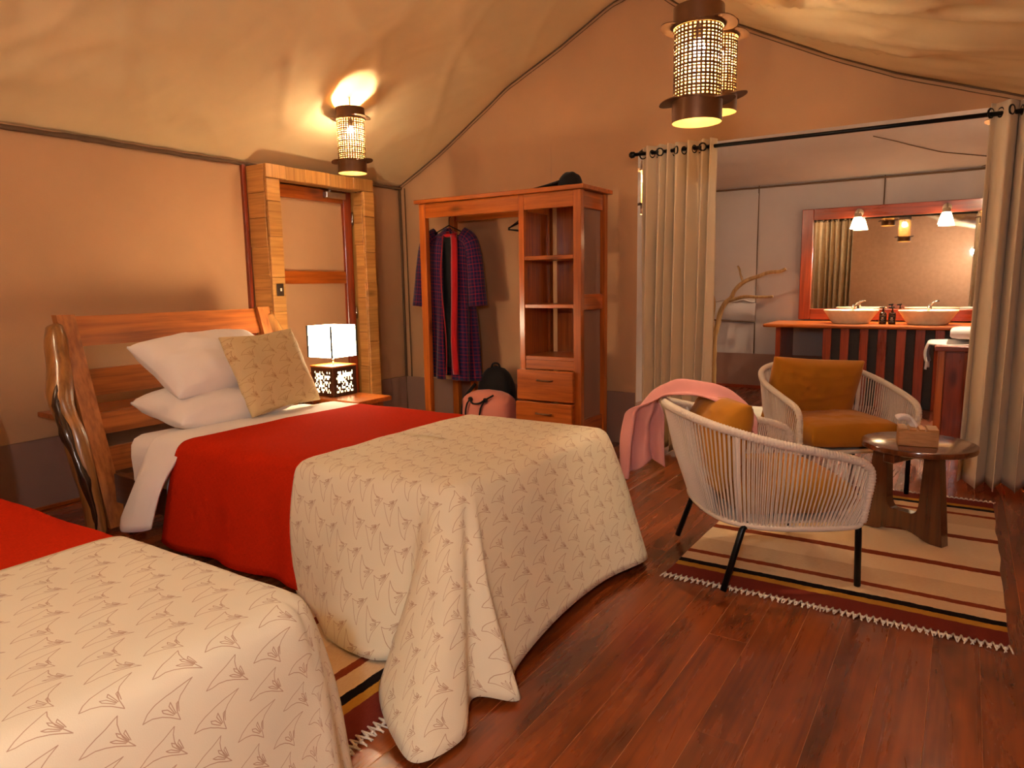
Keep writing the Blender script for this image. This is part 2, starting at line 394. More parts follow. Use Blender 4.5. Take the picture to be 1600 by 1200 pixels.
MIRROR = m_plain('mirror_glass', lin(226, 222, 214), .02, 1.0)
TISSUE = m_fabric('tissue_paper', lin(238, 232, 226), scale=300, var=.02)
BOXW = m_wood('pale_box_wood', lin(206, 150, 88), lin(172, 112, 60), 'X', 1.5, rough=.5, coat=.05, vary=.05, knots=False)
FRINGE = m_fabric('cotton_fringe', lin(226, 212, 192), scale=400)
MATF = m_fabric('cream_bath_mat', lin(232, 222, 200), scale=220, bump=.6)
BULBS = {}
def bulb_mat(w, col=WARM, r=.028):
    k = (w, col, r)
    if k not in BULBS: BULBS[k] = m_plain('bulb_glass', (1, .9, .7, 1), .4, 0, col, bulb_strength(w, 4 * PI * r * r))
    return BULBS[k]
SHADEM = m_plain('glowing_lamp_shade', lin(250, 240, 220), .8, 0, (1.0, .80, .52), 17.0)
LANTERN = m_plain('glowing_lantern_liner', lin(250, 240, 200), .8, 0, (1.0, .78, .42), 3.0)
SCONCE = m_plain('frosted_glass_shade', lin(250, 240, 220), .5, 0, (1.0, .74, .42), 10.0)
SBULB = m_plain('sconce_bulb', (1, .9, .7, 1), .4, 0, WARM, bulb_strength(SCONCE_W, 4 * PI * .024 ** 2))
PLASTER = m_plain('sconce_bracket', lin(176, 150, 124), .6)
SWITCHM = m_plain('dark_switch_plate', lin(58, 40, 26), .4)

# ------------------------------------------------------------------ room shell
XL, XR, YB, YF, YBATH = -4.3, .55, 4.85, -1.7, 8.15
PROF = [(-4.3, 2.085), (-3.847, 2.312), (-3.426, 2.567), (-3.131, 2.753), (-3.035, 2.795), (-2.682, 2.951), (-2.24, 3.175), (-1.98, 3.24), (-1.75, 3.06), (-1.36, 2.86), (-.78, 2.563), (-.43, 2.404), (.19, 2.18), (.55, 2.05)]
PX = np.array([p[0] for p in PROF]); PZ = np.array([p[1] for p in PROF])
def prof(x): return float(np.interp(x, PX, PZ))
def roofz(x, y):
    ty = (y - YF) / (YB - YF); tx = (x - XL) / (-1.98 - XL) if x < -1.98 else (XR - x) / (XR + 1.98)
    tx = min(1, max(0, tx)); ty = min(1, max(0, ty))
    base = prof(x)
    sag = -.07 * math.sin(PI * tx) * math.sin(PI * ty) ** .6
    env = math.sin(PI * min(1, tx * 1.02)) * (math.sin(PI * ty) ** .5 if 0 < ty < 1 else 0)
    wr = .045 * nz(x * 1.3, y * .9, 3) + .03 * nz(x * 2.6 + y * 1.5, y * 1.2, 9) + .020 * nz(x * 5 - y * 2.5, y * 2.0 + x, 15)
    # long tension folds fanning out of the back right corner
    if x > -1.98:
        a = math.atan2(YB + .3 - y, x + 2.6); r = math.hypot(YB + .3 - y, x + 2.6)
        wr += .042 * math.sin(a * 24 + .9 * math.sin(r * 2) + 2 * nz(r, a * 2, 2)) * sstep(.5, 1.6, r)
    else:
        d = math.hypot(x - XL, y - 1.5); wr += .012 * math.sin((y - .6 * x) * 9) * max(0, 1 - d / 1.1)
    # sharp tension creases in the hanging canvas
    def crease(p, q, sd, k=9): return (1 - min(1, abs(nz(p, q, sd)) * 2.2)) ** k
    if x > -1.98:
        wr -= .052 * crease(a * 7, r * .55, 31) + .028 * crease(a * 14, r * .8, 37, 7)
    else:
        wr -= .040 * crease((x + y) * .9, (y - x) * .35, 41) * sstep(1.0, 3.2, y) + .030 * crease(x * .8 + y * 1.6, y * .4 - x * .5, 47) + .020 * crease((y - .7 * x) * 2.6, x * .8, 53, 6) * (1 - tx) ** .7
    return base + sag + wr * env
mb = MB()
nx, ny = 170, 190
mb.grid(lambda u, v: (XL + (XR - XL) * u, YF + (YB - YF) * v, roofz(XL + (XR - XL) * u, YF + (YB - YF) * v)), nx, ny, flip=True)
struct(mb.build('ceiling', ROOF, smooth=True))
# ridge kept crisp by the tape sewn over it
struct(MB().tube([(-1.98, YF + (YB - YF) * k / 20, roofz(-1.98, YF + (YB - YF) * k / 20) - .004) for k in range(21)], .014, 8).build('trim_ridge', PIPE, smooth=True))

def wall_noise(a, z, s): return .012 * nz(a * .9, z * .8, s) + .004 * nz(a * 4, z * 1.5, s + 5)
mb = MB(); mb.grid(lambda u, v: (XL + wall_noise(YF + (YB - YF) * u, v * 2.085, 1) * math.sin(PI * v) - 0.0, YF + (YB - YF) * u, 2.087 * v), 90, 30, flip=True)
struct(mb.build('wall_left', CANVAS, smooth=True))
mb = MB(); mb.grid(lambda u, v: (XR, YF + (YB - YF) * u, 2.08 * v), 30, 10)
struct(mb.build('wall_right', CANVAS, smooth=True))
mb = MB(); mb.grid(lambda u, v: (XL + (XR - XL) * u, YF - wall_noise(u * 5, v * 3, 4), v * (prof(XL + (XR - XL) * u) + .02)), 60, 30)
struct(mb.build('wall_front', CANVAS, smooth=True))
XO = -2.035                                   # left edge of the bathroom opening
def backwall(u, v):
    x = XL + (XO - XL) * u; zt = max(prof(x), 2.09) + .01; z = zt * v
    return (x, YB + wall_noise(x, z, 11) * min(1, 4 * u * (1 - u)) * .8, z)
mb = MB(); mb.grid(backwall, 60, 36, flip=True)
def valance(u, v):
    x = XO + (XR + .4 - XO) * u; zt = max(prof(min(x, XR)), 3.0); z = 2.135 + (zt - 2.135) * v
    return (x, YB + .02 * nz(x * 1.2, z, 12) * v * min(1, u * 5), z)
mb.grid(valance, 50, 16, flip=True)
def aboveleft(u, v):
    x = XL + (XO - XL) * u; return (x, YB + .002, prof(x) + .01 + (3.3 - prof(x)) * v)
struct(mb.build('wall_back', CANVAS, smooth=True))
# bathroom annexe
BXL, BXR = -2.75, .95
def bathroof(y): return 2.24 + .2 * (YBATH - y)
def bathz(x, y):
    u = (x - BXL) / (BXR - BXL); v = (y - YB) / (YBATH - YB)
    return bathroof(y) - .05 * math.sin(PI * v) * math.sin(PI * u) + .03 * nz(u * 3, v * 3, 21) * math.sin(PI * v)
mb = MB(); mb.grid(lambda u, v: (BXL + (BXR - BXL) * u, YB + .01 + (YBATH - YB) * v, bathz(BXL + (BXR - BXL) * u, YB + (YBATH - YB) * v)), 40, 40, flip=True)
struct(mb.build('ceiling_bathroom', BATHC, smooth=True))
mb = MB(); mb.grid(lambda u, v: (BXL + (BXR - BXL) * u, YBATH + .5 * wall_noise(u * 4, v * 2, 31), 2.245 * v), 50, 24, flip=True)
struct(mb.build('wall_bathroom_rear', BATHC, smooth=True))
for nm, x, fl in (('wall_bathroom_left', BXL, True), ('wall_bathroom_right', BXR, False)):
    mb = MB(); mb.grid(lambda u, v: (x, YB + (YBATH - YB) * u, bathroof(YB + (YBATH - YB) * u) * v), 20, 10, flip=fl)
    struct(mb.build(nm, BATHC, smooth=True))
# the piece of canvas that closes the annexe left of the opening
mb = MB(); mb.grid(lambda u, v: (BXR - .4 + .4 * u, YB + .004, 2.9 * v), 4, 6, flip=True)
struct(mb.build('wall_bathroom_return', BATHC))

# floor: boards running away along the left wall, each its own piece
sub = struct(MB().box((XL - .05, YF - .05, -.06), (BXR + .05, YBATH + .1, -.014), 0).build('floor', SUBF))
PW = .1305
plank_meshes = {}; filler = MB()
x = -.805 - PW * 27
ip = 0
while x < BXR + .02:
    y = YF - random.uniform(0, 1.8)
    y_end = YBATH + .05
    ystart = YF - .02
    if x > XR + .02: ystart = YB - .1
    if abs(x + PW / 2 + .6085) < .05: y = 2.27 - 3.2 * 2
    first = True
    while y < y_end:
        Lp = random.choice((2.1, 2.7, 3.2, 3.6))
        if abs(x + PW / 2 + .6085) < .05: Lp = 3.2
        y0, y1 = max(y, ystart), min(y + Lp, y_end)
        if y1 - y0 > .15:
            Lr = round((y1 - y0) * 20) / 20
            if Lr not in plank_meshes:
                o = MB().box((-PW / 2 + .0006, -Lr / 2 + .0007, -.0135), (PW / 2 - .0006, Lr / 2 - .0007, 0), .0010).build('plank', FLOORM)
                plank_meshes[Lr] = o.data
            else:
                o = bpy.data.objects.new('plank', plank_meshes[Lr]); COL.objects.link(o)
            o.location = (x + PW / 2, (y0 + y1) / 2, random.uniform(-.0004, 0)); o.parent = sub
            filler.box((x, y1 - .0006, -.013), (x + PW, y1 + .0006, -.0009), 0)
        y += Lp
    filler.box((x + PW - .0006, ystart, -.013), (x + PW + .0006, y_end, -.0009), 0)
    x += PW
tag(filler.build('joint_filler', FILLER, sub), kind='stuff')

# grey mud flaps along the foot of the walls
def skirt(name, p0, p1, n, h=.39):
    p0 = Vector(p0); p1 = Vector(p1); n = Vector(n)
    m_ = MB()
    for off, fl in ((.016, False), (.004, True)):
        m_.grid(lambda u, v: tuple(p0.lerp(p1, u) + n * (off + (.006 * nz(u * 9, v * 2, 2) if off > .01 else 0)) + Vector((0, 0, h * v + .001))), 40, 6, flip=fl)
    m_.grid(lambda u, v: tuple(p0.lerp(p1, u) + n * (.004 + .012 * v) + Vector((0, 0, h + .001 + .004 * nz(u * 9, 1, 2)))), 40, 1)
    return struct(m_.build(name, SKIRT, smooth='auto', fixn=False))
skirt('baseboard_left', (XL + .012, YF, 0), (XL + .012, 3.22, 0), (1, 0, 0))
skirt('baseboard_left_end', (XL + .012, 4.29, 0), (XL + .012, YB, 0), (1, 0, 0))
skirt('baseboard_back', (XL, YB - .012, 0), (XO, YB - .012, 0), (0, -1, 0))
skirt('baseboard_bathroom', (BXL, YBATH - .012, 0), (BXR, YBATH - .012, 0), (0, -1, 0))
# thin timber rail along the foot of the bathroom wall and the left wall
struct(MB().box((BXL, YBATH - .06, 0), (-1.6, YBATH - .03, .035)).build('trim_bathroom_rail', REDWX))
struct(MB().box((XL + .03, YF, 0), (XL + .055, 3.2, .018)).build('trim_left_rail', ORANGEY))

# seams, piping and the rolled edge where roof meets wall
pts = []
for k in range(121):
    y = YF + (YB - YF) * k / 120
    pts.append((XL + .02 + .006 * math.sin(y * 31) + .008 * nz(y * 6, 0, 4), y, 2.062 + .008 * nz(y * 3, 2, 2)))
struct(MB().tube(pts, [.013 + .006 * abs(nz(q[1] * 8, 5)) for q in pts], 8).build('trim_eave_left', PIPE, smooth=True))
mb = MB()
for off, rr_ in ((0, .0055), (.026, .0025)):
    mb.tube([(x_, YB - .012, prof(x_) - .010 - off + .004 * nz(x_ * 5, 1)) for x_ in np.linspace(XL, XR, 90)], rr_, 6)
struct(mb.build('trim_gable', PIPE, smooth=True))
mb = MB(); mb.tube([(XL + .02, YB - .02, 2.06), (XL + .03, YB - .03, 1.2), (XL + .025, YB - .02, .0)], .011, 8)
mb.tube([(XL + .075, YB - .018, 2.06), (XL + .09, YB - .02, .0)], .005, 6)
struct(mb.build('trim_corner', PIPE, smooth=True))
for i, x_ in enumerate((-1.99, -.76)):
    struct(MB().tube([(x_, YBATH - .012, .39), (x_, YBATH - .012, 2.24)], .006, 6).build('trim_seam_bathroom', PIPE, smooth=True))
struct(MB().tube([(x_, YBATH - .012, 2.222 + .004 * nz(x_ * 8, 1)) for x_ in np.linspace(BXL, BXR, 60)], .011, 6).build('trim_eave_bathroom', PIPE, smooth=True))
struct(MB().tube([(x_, y_, bathz(x_, y_) - .004) for x_, y_ in ((-.763, 6.98), (-.6, 7.16), (-.512, 7.271), (-.39, 7.42), (-.267, 7.569), (-.1, 7.7), (.09, 7.845))], .004, 6).build('trim_seam_bathroom_roof', PIPE, smooth=True))
# rolled ventilation flap of the bathroom wall
w1 = struct(MB().grid(lambda u, v: (-2.62 + .63 * u, YBATH - .018 - .012 * math.sin(PI * v) + .004 * nz(u * 6, v * 4, 8), .78 + 1.38 * v), 16, 20, flip=True).build('window_1', BATHC, smooth=True))
MB().tube([(-2.62 + .63 * k / 20, YBATH - .035, .985 + .012 * math.sin(k * .9)) for k in range(21)], .009, 6).build('stitched_fold', BATHC, w1, smooth=True)
MB().grid(lambda u, v: (-2.6 + .62 * u, YBATH - .036 - .02 * math.sin(PI * v), .77 + .21 * v - .02 * u), 12, 8, flip=True).build('window_flap', BATHC, w1, smooth=True)
MB().tube([(-2.6 + .62 * k / 10, YBATH - .04, .772 - .02 * k / 10) for k in range(11)], .007, 6).build('flap_hem', PIPE, w1, smooth=True)

# ------------------------------------------------------------------ door in the left wall
XD = -4.064
door = struct(bpy.data.objects.new('door_1', None)); COL.objects.link(door); door.location = (XL, 3.75, 0)
tag(door, 'timber door with canvas panels in a chunky pine block frame')
MB().box((XL - .02, 3.262, 0), (XD - .024, 3.32, 2.02), .002).build('frame_core', BLOCKZ, door)
MB().box((XL - .02, 4.186, 0), (XD - .024, 4.245, 2.02), .002).build('frame_core', BLOCKZ, door)
MB().box((XL - .02, 3.262, 1.985), (XD - .024, 4.245, 2.02), .002).build('frame_core', BLOCKZ, door)
def blocks(z0, z1, lo, hi, axis='z', mat=None):
    z = z0
    while z < z1 - .03:
        h = random.choice((.14, .17, .2, .24, .28)); e = min(z + h, z1)
        if z1 - e < .07: e = z1
        j = random.uniform(-.0025, .0025)
        if axis == 'z': MB().box((lo[0] + j, lo[1] + j, z + .001), (hi[0] + j, hi[1] + j, e - .001), .003).build('frame_block', mat or BLOCK, door)
        else: MB().box((lo[0] + j, z + .001, lo[1] + j), (hi[0] + j, e - .001, hi[1] + j), .003).build('frame_block', BLOCKZ, door)
        z = e
blocks(0, 1.955, (XD - .024, 3.235), (XD, 3.345))            # front face, latch post
blocks(0, 2.05, (XL + .03, 3.236), (XD - .026, 3.262), mat=BLOCKX)       # side towards the bed
blocks(0, 1.955, (XL + .12, 3.32), (XD - .026, 3.345), mat=BLOCKX)
blocks(0, 1.955, (XD - .024, 4.16), (XD, 4.27))              # hinge post
blocks(0, 1.955, (XL + .12, 4.161), (XD - .026, 4.186), mat=BLOCKX)
blocks(0, 2.05, (XL + .03, 4.245), (XD - .026, 4.27), mat=BLOCKX)
blocks(3.235, 4.27, (XD - .024, 1.957), (XD, 2.05), 'y')      # head
MB().box((XL + .03, 3.236, 2.022), (XD - .026, 4.269, 2.05)).build('frame_cap', BLOCKZ, door)
MB().box((XL + .12, 3.346, 1.957), (XD - .026, 4.16, 1.984)).build('frame_soffit', BLOCKZ, door)
MB().box((XL - .01, 3.205, 0), (XL + .028, 3.234, 2.06)).build('wall_batten', REDW, door)
xd0, xd1 = XL + .05, XL + .095
leaf = MB().box((xd0, 3.348, .02), (xd1, 3.43, 1.952)).build('door_stile', REDW, door)
MB().box((xd0, 4.075, .02), (xd1, 4.157, 1.952)).build('door_stile', REDW, door)
for z0, z1 in ((1.86, 1.952), (1.235, 1.33), (.46, .56), (.03, .16)):
    MB().box((xd0 + .002, 3.431, z0), (xd1 - .002, 4.074, z1)).build('door_rail', ORANGEY, door)
for z0, z1 in ((1.33, 1.86), (.56, 1.235), (.16, .46)):
    MB().grid(lambda u, v: (xd0 + .018 + .006 * nz(u * 3, v * 3, z0), 3.43 + .646 * u, z0 + (z1 - z0) * v), 12, 12, flip=True).build('canvas_panel', CANVAS, door, smooth=True)
cl = MB().box((xd1, 3.86, 1.885), (xd1 + .05, 4.06, 1.935), .006).build('door_closer', CHROME, door)
MB().box((xd1 + .05, 3.87, 1.945), (xd1 + .068, 4.16, 1.958), .002).build('closer_arm', CHROME, cl)
MB().tube([(xd1 + .028, 3.9, 1.935), (xd1 + .055, 3.9, 1.952)], .009, 10).build('closer_spindle', CHROME, cl)
for zz in (1.75, 1.0, .25):
    MB().tube([(xd1 + .006, 4.159, zz - .05), (xd1 + .006, 4.159, zz + .05)], .007, 8).build('hinge', CHROME, door, smooth=True)
sw = tag(MB().box((XD + .004, 3.262, 1.15), (XD + .014, 3.32, 1.235), .003).build('light_switch', SWITCHM), 'small dark light switch plate on the pine door frame', 'switch')
MB().box((XD + .014, 3.284, 1.183), (XD + .02, 3.298, 1.205), .002).build('rocker', LABELW, sw)
# ------------------------------------------------------------------ perforated pendant lamps
def make_pendant(label, group, loc, cord, watt):
    # loc = centre of the lower rim
    t = thing('pendant_lamp', label, 'lamp', loc, 0, group)
    R, H = .092, .42; zb, zt = .085, .345; NC, NR = 34, 20
    mb = MB()
    cell = (zt - zb) / NR
    for r_, inn in ((R, False), (R - .0016, True)):
        for i in range(NC):
            for j in range(NR):
                a0, a1 = 2 * PI * i / NC, 2 * PI * (i + 1) / NC; z0, z1 = zb + cell * j, zb + cell * (j + 1)
                band = (j % 3 == 2)
                fa = .25; fz0 = .25; fz1 = .45 if band else .25
                b0, b1 = a0 + (a1 - a0) * fa, a1 - (a1 - a0) * fa; y0, y1 = z0 + cell * fz0, z1 - cell * fz1
                P = lambda a, z: (r_ * math.cos(a), r_ * math.sin(a), z)
                vs_ = [P(a0, z0), P(a1, z0), P(a1, z1), P(a0, z1), P(b0, y0), P(b1, y0), P(b1, y1), P(b0, y1)]
                fs = [(0, 1, 5, 4), (1, 2, 6, 5), (2, 3, 7, 6), (3, 0, 4, 7)]
                if inn: fs = [q[::-1] for q in fs]
                mb.add(vs_, fs)
        if not inn:
            mb.build('perforated_shade', BRONZE, t, world=False); mb = MB()
    mb.build('shade_lining', BRONZEIN, t, world=False)
    for nm, z0, z1 in (('bottom_band', 0, zb), ('top_band', zt, H)):
        b = MB().lathe([(R + .003, z0), (R + .0035, (z0 + z1) / 2), (R + .003, z1)], 40).build(nm, BRONZE, t, smooth=True, world=False)
        MB().lathe([(R + .001, z1), (R + .001, z0)], 40).build('band_lining', BRONZEIN, b, smooth=True, world=False)
        MB().lathe([(R + .001, z0 + .0002), (R + .003, z0)], 40).build('band_edge', BRONZE, b, world=False)
    for z in (zb - .004, zt + .012):
        mb = MB(); n = 72; vs_ = []
        for k in range(n):
            a = 2 * PI * k / n; cl_ = math.cos(a * 2 - .63 + (.3 if z > .2 else 0)); e = .006 + .046 * max(0, cl_) ** .55 if cl_ > 0 else .006
            w = .008 * math.sin(a * 3 + z * 9)
            ca, sa = math.cos(a), math.sin(a)
            vs_ += [(ca * (R + .002), sa * (R + .002), z), (ca * (R + e), sa * (R + e), z + w), (ca * (R + e), sa * (R + e), z + w - .003), (ca * (R + .002), sa * (R + .002), z - .003)]
        fs = []
        for k in range(n):
            q = (k + 1) % n
            for c in range(4): d = (c + 1) % 4; fs.append((k * 4 + c, q * 4 + c, q * 4 + d, k * 4 + d))
        mb.add(vs_, fs).build('flange', BRONZE, t, smooth='auto', world=False, fixn=True)
    mb = MB().lathe([(.0005, -.028), (.014, -.024), (.024, -.0145), (.028, 0), (.024, .0145), (.016, .03), (.0005, .032)], 14, (0, 0, .275))
    mb.build('bulb', bulb_mat(watt), t, smooth=True, world=False)
    MB().lathe([(.0005, .307), (.017, .308), (.017, .35), (.006, .362), (.0005, .363)], 14).build('lamp_socket', BLACK, t, smooth='auto', world=False)
    MB().tube([(0, 0, .36), (0, 0, cord - loc[2])], .0035, 6).build('cord', BLACK, t, world=False)
    for k in range(3):
        a = 2 * PI * k / 3
        MB().tube([(0.014 * math.cos(a), .014 * math.sin(a), .345), (R * math.cos(a), R * math.sin(a), .385)], .002, 5).build('spoke', BRONZE, t, world=False)
    return t
PEND = [((-3.536, 3.526, 1.964), 'perforated brown cylinder pendant lamp glowing above the timber door frame', 24),
        ((-.925, 2.78, 1.815), 'large perforated metal pendant lamp hanging in front of the curtained opening, nearer of two', 21),
        ((-1.098, 3.6, 2.03), 'perforated pendant lamp half hidden behind the large nearer pendant lamp', 16),
        ((-2.205, 5.55, 1.76), 'pendant lamp in the bathroom glinting past the edge of the left curtain', 75),
        ((.17, 5.75, 1.86), 'pendant lamp seen only as a reflection in the bathroom mirror', 75),
        ((-3.45, .05, 1.96), 'added pendant lamp above the head of the nearest bed, unseen fill for the left wall', 90)]  # last pendant is added out of view to brighten the left wall and headboard
base_p = None
for (p, lb, wt) in PEND:
    inbath = p[1] > YB
    ct = bathz(p[0], p[1]) if inbath else roofz(p[0], p[1])
    make_pendant(lb, 'perforated pendant lamps', p, ct, wt)

# added globe behind the camera, standing in for a flash on the near bed
GX, GY, GZ = .12, -.62, 1.72
t = thing('added_globe', 'added white frosted globe behind the camera, unseen, standing in for a flash', 'lamp', (GX, GY, GZ))
MB().lathe([(.0005, -.075), (.03, -.0687), (.053, -.053), (.0687, -.03), (.075, 0), (.0687, .03), (.053, .053), (.03, .0687), (.0005, .075)], 20, (GX, GY, GZ)).build('globe', bulb_mat(FILL_W, NEUTRAL, .075), t, smooth=True)
MB().lathe([(.0005, .07), (.034, .07), (.034, .10), (.008, .115), (.0005, .115)], 18, (GX, GY, GZ)).build('lamp_holder', BRONZE, t, smooth='auto')
MB().tube([(GX, GY, GZ + .11), (GX, GY, roofz(GX, GY))], .004, 6).build('cord', BLACK, t)

# ------------------------------------------------------------------ beds
BN, BFAR, BH, BFOOT = 1.75, 2.92, -3.40, -1.36       # far bed: near edge, far edge, head, foot
TOPZ = .512
def board(lo, hi, name, mat, parent, M=None): return MB().box(lo, hi, .004, M).build(name, mat, parent)
def make_bed_frame(dx, dy, label):
    t = thing('bed', label, 'bed', (-2.5 + dx, 2.33 + dy, 0))
    o = lambda *p: (p[0] + dx, p[1] + dy, p[2])
    rk = lambda z: -3.56 - .34 * (z / 1.08)                   # raked headboard plane
    def slat(z0, z1, th=.028, y0=1.80, y1=2.98, off=0):
        x0, x1 = rk(z0) + off, rk(z1) + off
        P = [(x0, y0, z0), (x0 - th, y0, z0), (x1 - th, y0, z1), (x1, y0, z1)]
        mb = MB(); vs_ = [o(*p) for p in P] + [o(p[0], y1, p[2]) for p in P]
        mb.add(vs_, [(0, 1, 2, 3), (7, 6, 5, 4), (0, 4, 5, 1), (1, 5, 6, 2), (2, 6, 7, 3), (3, 7, 4, 0)])
        return mb.build('headboard_slat', HEADY, t, fixn=True)
    slat(.92, 1.075); slat(.665, .80); slat(.47, .575); slat(.28, .40)
    for y0, y1 in ((1.74, 1.83), (2.95, 3.04)):
        mb = MB(); pl = []
        for z in (0.02, .3, .7, 1.05, 1.085):
            w = .045 if z < 1.08 else .035
            x0 = rk(z) + .03
            pl += [(o(x0, y0, z), o(x0, y1, z), o(x0 - .05, y1, z), o(x0 - .05, y0, z))]
        vs_ = [p for q in pl for p in q]; n = len(pl)
        fs = [(i * 4 + c, i * 4 + (c + 1) % 4, i * 4 + 4 + (c + 1) % 4, i * 4 + 4 + c) for i in range(n - 1) for c in range(4)] + [(3, 2, 1, 0), (n * 4 - 4, n * 4 - 3, n * 4 - 2, n * 4 - 1)]
        mb.add(vs_, fs).build('headboard_plank', HEADZ, t, fixn=True)
    for side, ys in ((0, 1.685), (1, 3.09)):
        sg = -1 if side == 0 else 1
        ctl = [(-3.585, ys + .01, 0), (-3.60, ys - .01 * sg, .15), (-3.63, ys + .0 * sg, .35), (-3.68, ys + .012 * sg, .52), (-3.745, ys + .022 * sg, .66), (-3.80, ys - .01 * sg, .80), (-3.86, ys - .035 * sg, .93), (-3.90, ys - .055 * sg, 1.02)]
        ctl = [o(*c) for c in ctl]
        P = catmull(ctl, 5); rr = np.interp(np.linspace(0, 1, len(P)), [0, .2, .4, .5, .62, .75, .9, 1], [.062, .062, .07, .066, .082, .066, .07, .055])
        mb = MB(); mb.tube(P, list(rr), 18, squash=.72)
        for i, v in enumerate(mb.v):
            p = Vector(v); k = i // 18; c = Vector(P[min(k, len(P) - 1)]); d = p - c
            g = 1 + .16 * nz(p.x * 9, p.y * 9, p.z * 4.5) + .07 * nz(p.x * 30, p.y * 30, p.z * 11)
            mb.v[i] = tuple(c + d * g)
        lg = mb.build('log_post', LOG, t, smooth=True)
        # dark scar running down the front of the log
        mb = MB(); S = []
        for k in range(25):
            f = k / 24; i = f * (len(P) - 1) * .78; i0 = int(i); p = np.array(P[i0]) * (1 - (i - i0)) + np.array(P[min(i0 + 1, len(P) - 1)]) * (i - i0)
            S.append((p[0] + .036 + .008 * math.sin(f * 9), p[1] - .030 + .012 * math.sin(f * 7 + 1), p[2] + .01))
        rs = [.006 + .026 * max(0, math.sin(PI * min(1, k / 24 * 1.02))) * (.75 + .25 * math.sin(k * 1.1)) for k in range(25)]
        mb.tube(S, rs, 10)
        for i, v in enumerate(mb.v):
            mb.v[i] = (v[0] + .008 * nz(v[0] * 40, v[1] * 40, v[2] * 16), v[1] + .008 * nz(v[0] * 40, v[1] * 40 + 7, v[2] * 16), max(.004, v[2]))
        mb.build('dark_scar', LOGBARK, lg, smooth=True)
    for y0, y1 in ((1.79, 1.83), (2.87, 2.91)):
        board(o(-3.56, y0, .14), o(-1.42, y1, .29), 'side_rail', DARKW, t)
    board(o(-1.42, 1.79, .10), o(-1.385, 2.91, .29), 'foot_rail', DARKW, t)
    board(o(-3.55, 1.83, .245), o(-1.42, 2.87, .28), 'slatted_base', DARKW, t)
    for x_ in (-3.5, -1.5):
        for y_ in (1.79, 2.84):
            board(o(x_, y_, 0), o(x_ + .07, y_ + .07, .14), 'leg', DARKW, t)
    return t
def pillow_mesh(w, h, t, seed=0, nu=40, nv=32, pinch=.10, edge=.006, ex=.46):
    mb = MB()
    def P(u, v, s):
        a, b = 2 * u - 1, 2 * v - 1
        px = a * w / 2 * (1 - pinch * (1 - b * b) * 0 - pinch * (1 - abs(b)) * abs(a) ** 4 * .5)
        py = b * h / 2 * (1 - pinch * (1 - abs(a)) * abs(b) ** 4 * .5)
        th = (max(0, 1 - abs(a) ** 2.6) * max(0, 1 - abs(b) ** 2.6)) ** ex
        wr = 1 + .12 * nz(a * 2.1, b * 2.1, seed) + .07 * nz(a * 5, b * 5, seed + 3) + .04 * nz(a * 10, b * 8, seed + 6)
        return (px, py, s * (edge + t / 2 * th * wr))
    for s in (1, -1):
        mb.grid(lambda u, v: P(u, v, s), nu, nv, uvfn=lambda u, v: ((2 * u - 1) * w / 2, (2 * v - 1) * h / 2), flip=(s < 0))
    # closed edge
    ring = [(i / nu, 0) for i in range(nu)] + [(1, j / nv) for j in range(nv)] + [(1 - i / nu, 1) for i in range(nu)] + [(0, 1 - j / nv) for j in range(nv)]
    vs_ = []; m = len(ring)
    for (u, v) in ring: vs_ += [P(u, v, 1), P(u, v, -1)]
    mb.add(vs_, [(2 * k, 2 * k + 1, 2 * ((k + 1) % m) + 1, 2 * ((k + 1) % m)) for k in range(m)])
    return mb
def place(mb, loc, ax, ay):
    ax = Vector(ax).normalized(); ay = Vector(ay); ay = (ay - ax * ay.dot(ax)).normalized(); az = ax.cross(ay)
    return mb.xf(Matrix(((ax.x, ay.x, az.x, loc[0]), (ax.y, ay.y, az.y, loc[1]), (ax.z, ay.z, az.z, loc[2]), (0, 0, 0, 1))))

def mattress(dx, dy, label):
    mb = MB(); r = .05
    def P(a, b, z): return (a + dx, b + dy, z)
    xs0, xs1, y0, y1 = BH - .02, BFOOT - .03, BN + .03, BFAR - .02
    pr_ = [(0.0, .282), (.0, .32), (-.004, .40), (.0, .455), (.015, .485), (.045, .502), (.12, .508)]
    n = 24
    loops = []
    for (ins, z) in pr_:
        L = []
        rr = .09
        for (cx, cy, a0) in ((xs1 - rr, y1 - rr, 0), (xs0 + rr, y1 - rr, 90), (xs0 + rr, y0 + rr, 180), (xs1 - rr, y0 + rr, 270)):
            for k in range(9):
                a = math.radians(a0 + 90 * k / 8); q = max(.005, rr - ins)
                ccx = cx + (0 if ins <= rr else (-(ins - rr) if a0 in (0, 270) else ins - rr)); ccy = cy + (0 if ins <= rr else (-(ins - rr) if a0 in (0, 90) else ins - rr))
                L.append(P(ccx + q * math.cos(a), ccy + q * math.sin(a), z))
        loops.append(L)
    m = len(loops[0]); vs_ = [p for L in loops for p in L]
    fs = [(i * m + k, i * m + (k + 1) % m, (i + 1) * m + (k + 1) % m, (i + 1) * m + k) for i in range(len(loops) - 1) for k in range(m)]
    fs += [tuple((len(loops) - 1) * m + k for k in range(m)), tuple(range(m))[::-1]]
    return tag(mb.add(vs_, fs).build('mattress', WHITE, smooth='auto'), label, 'mattress')

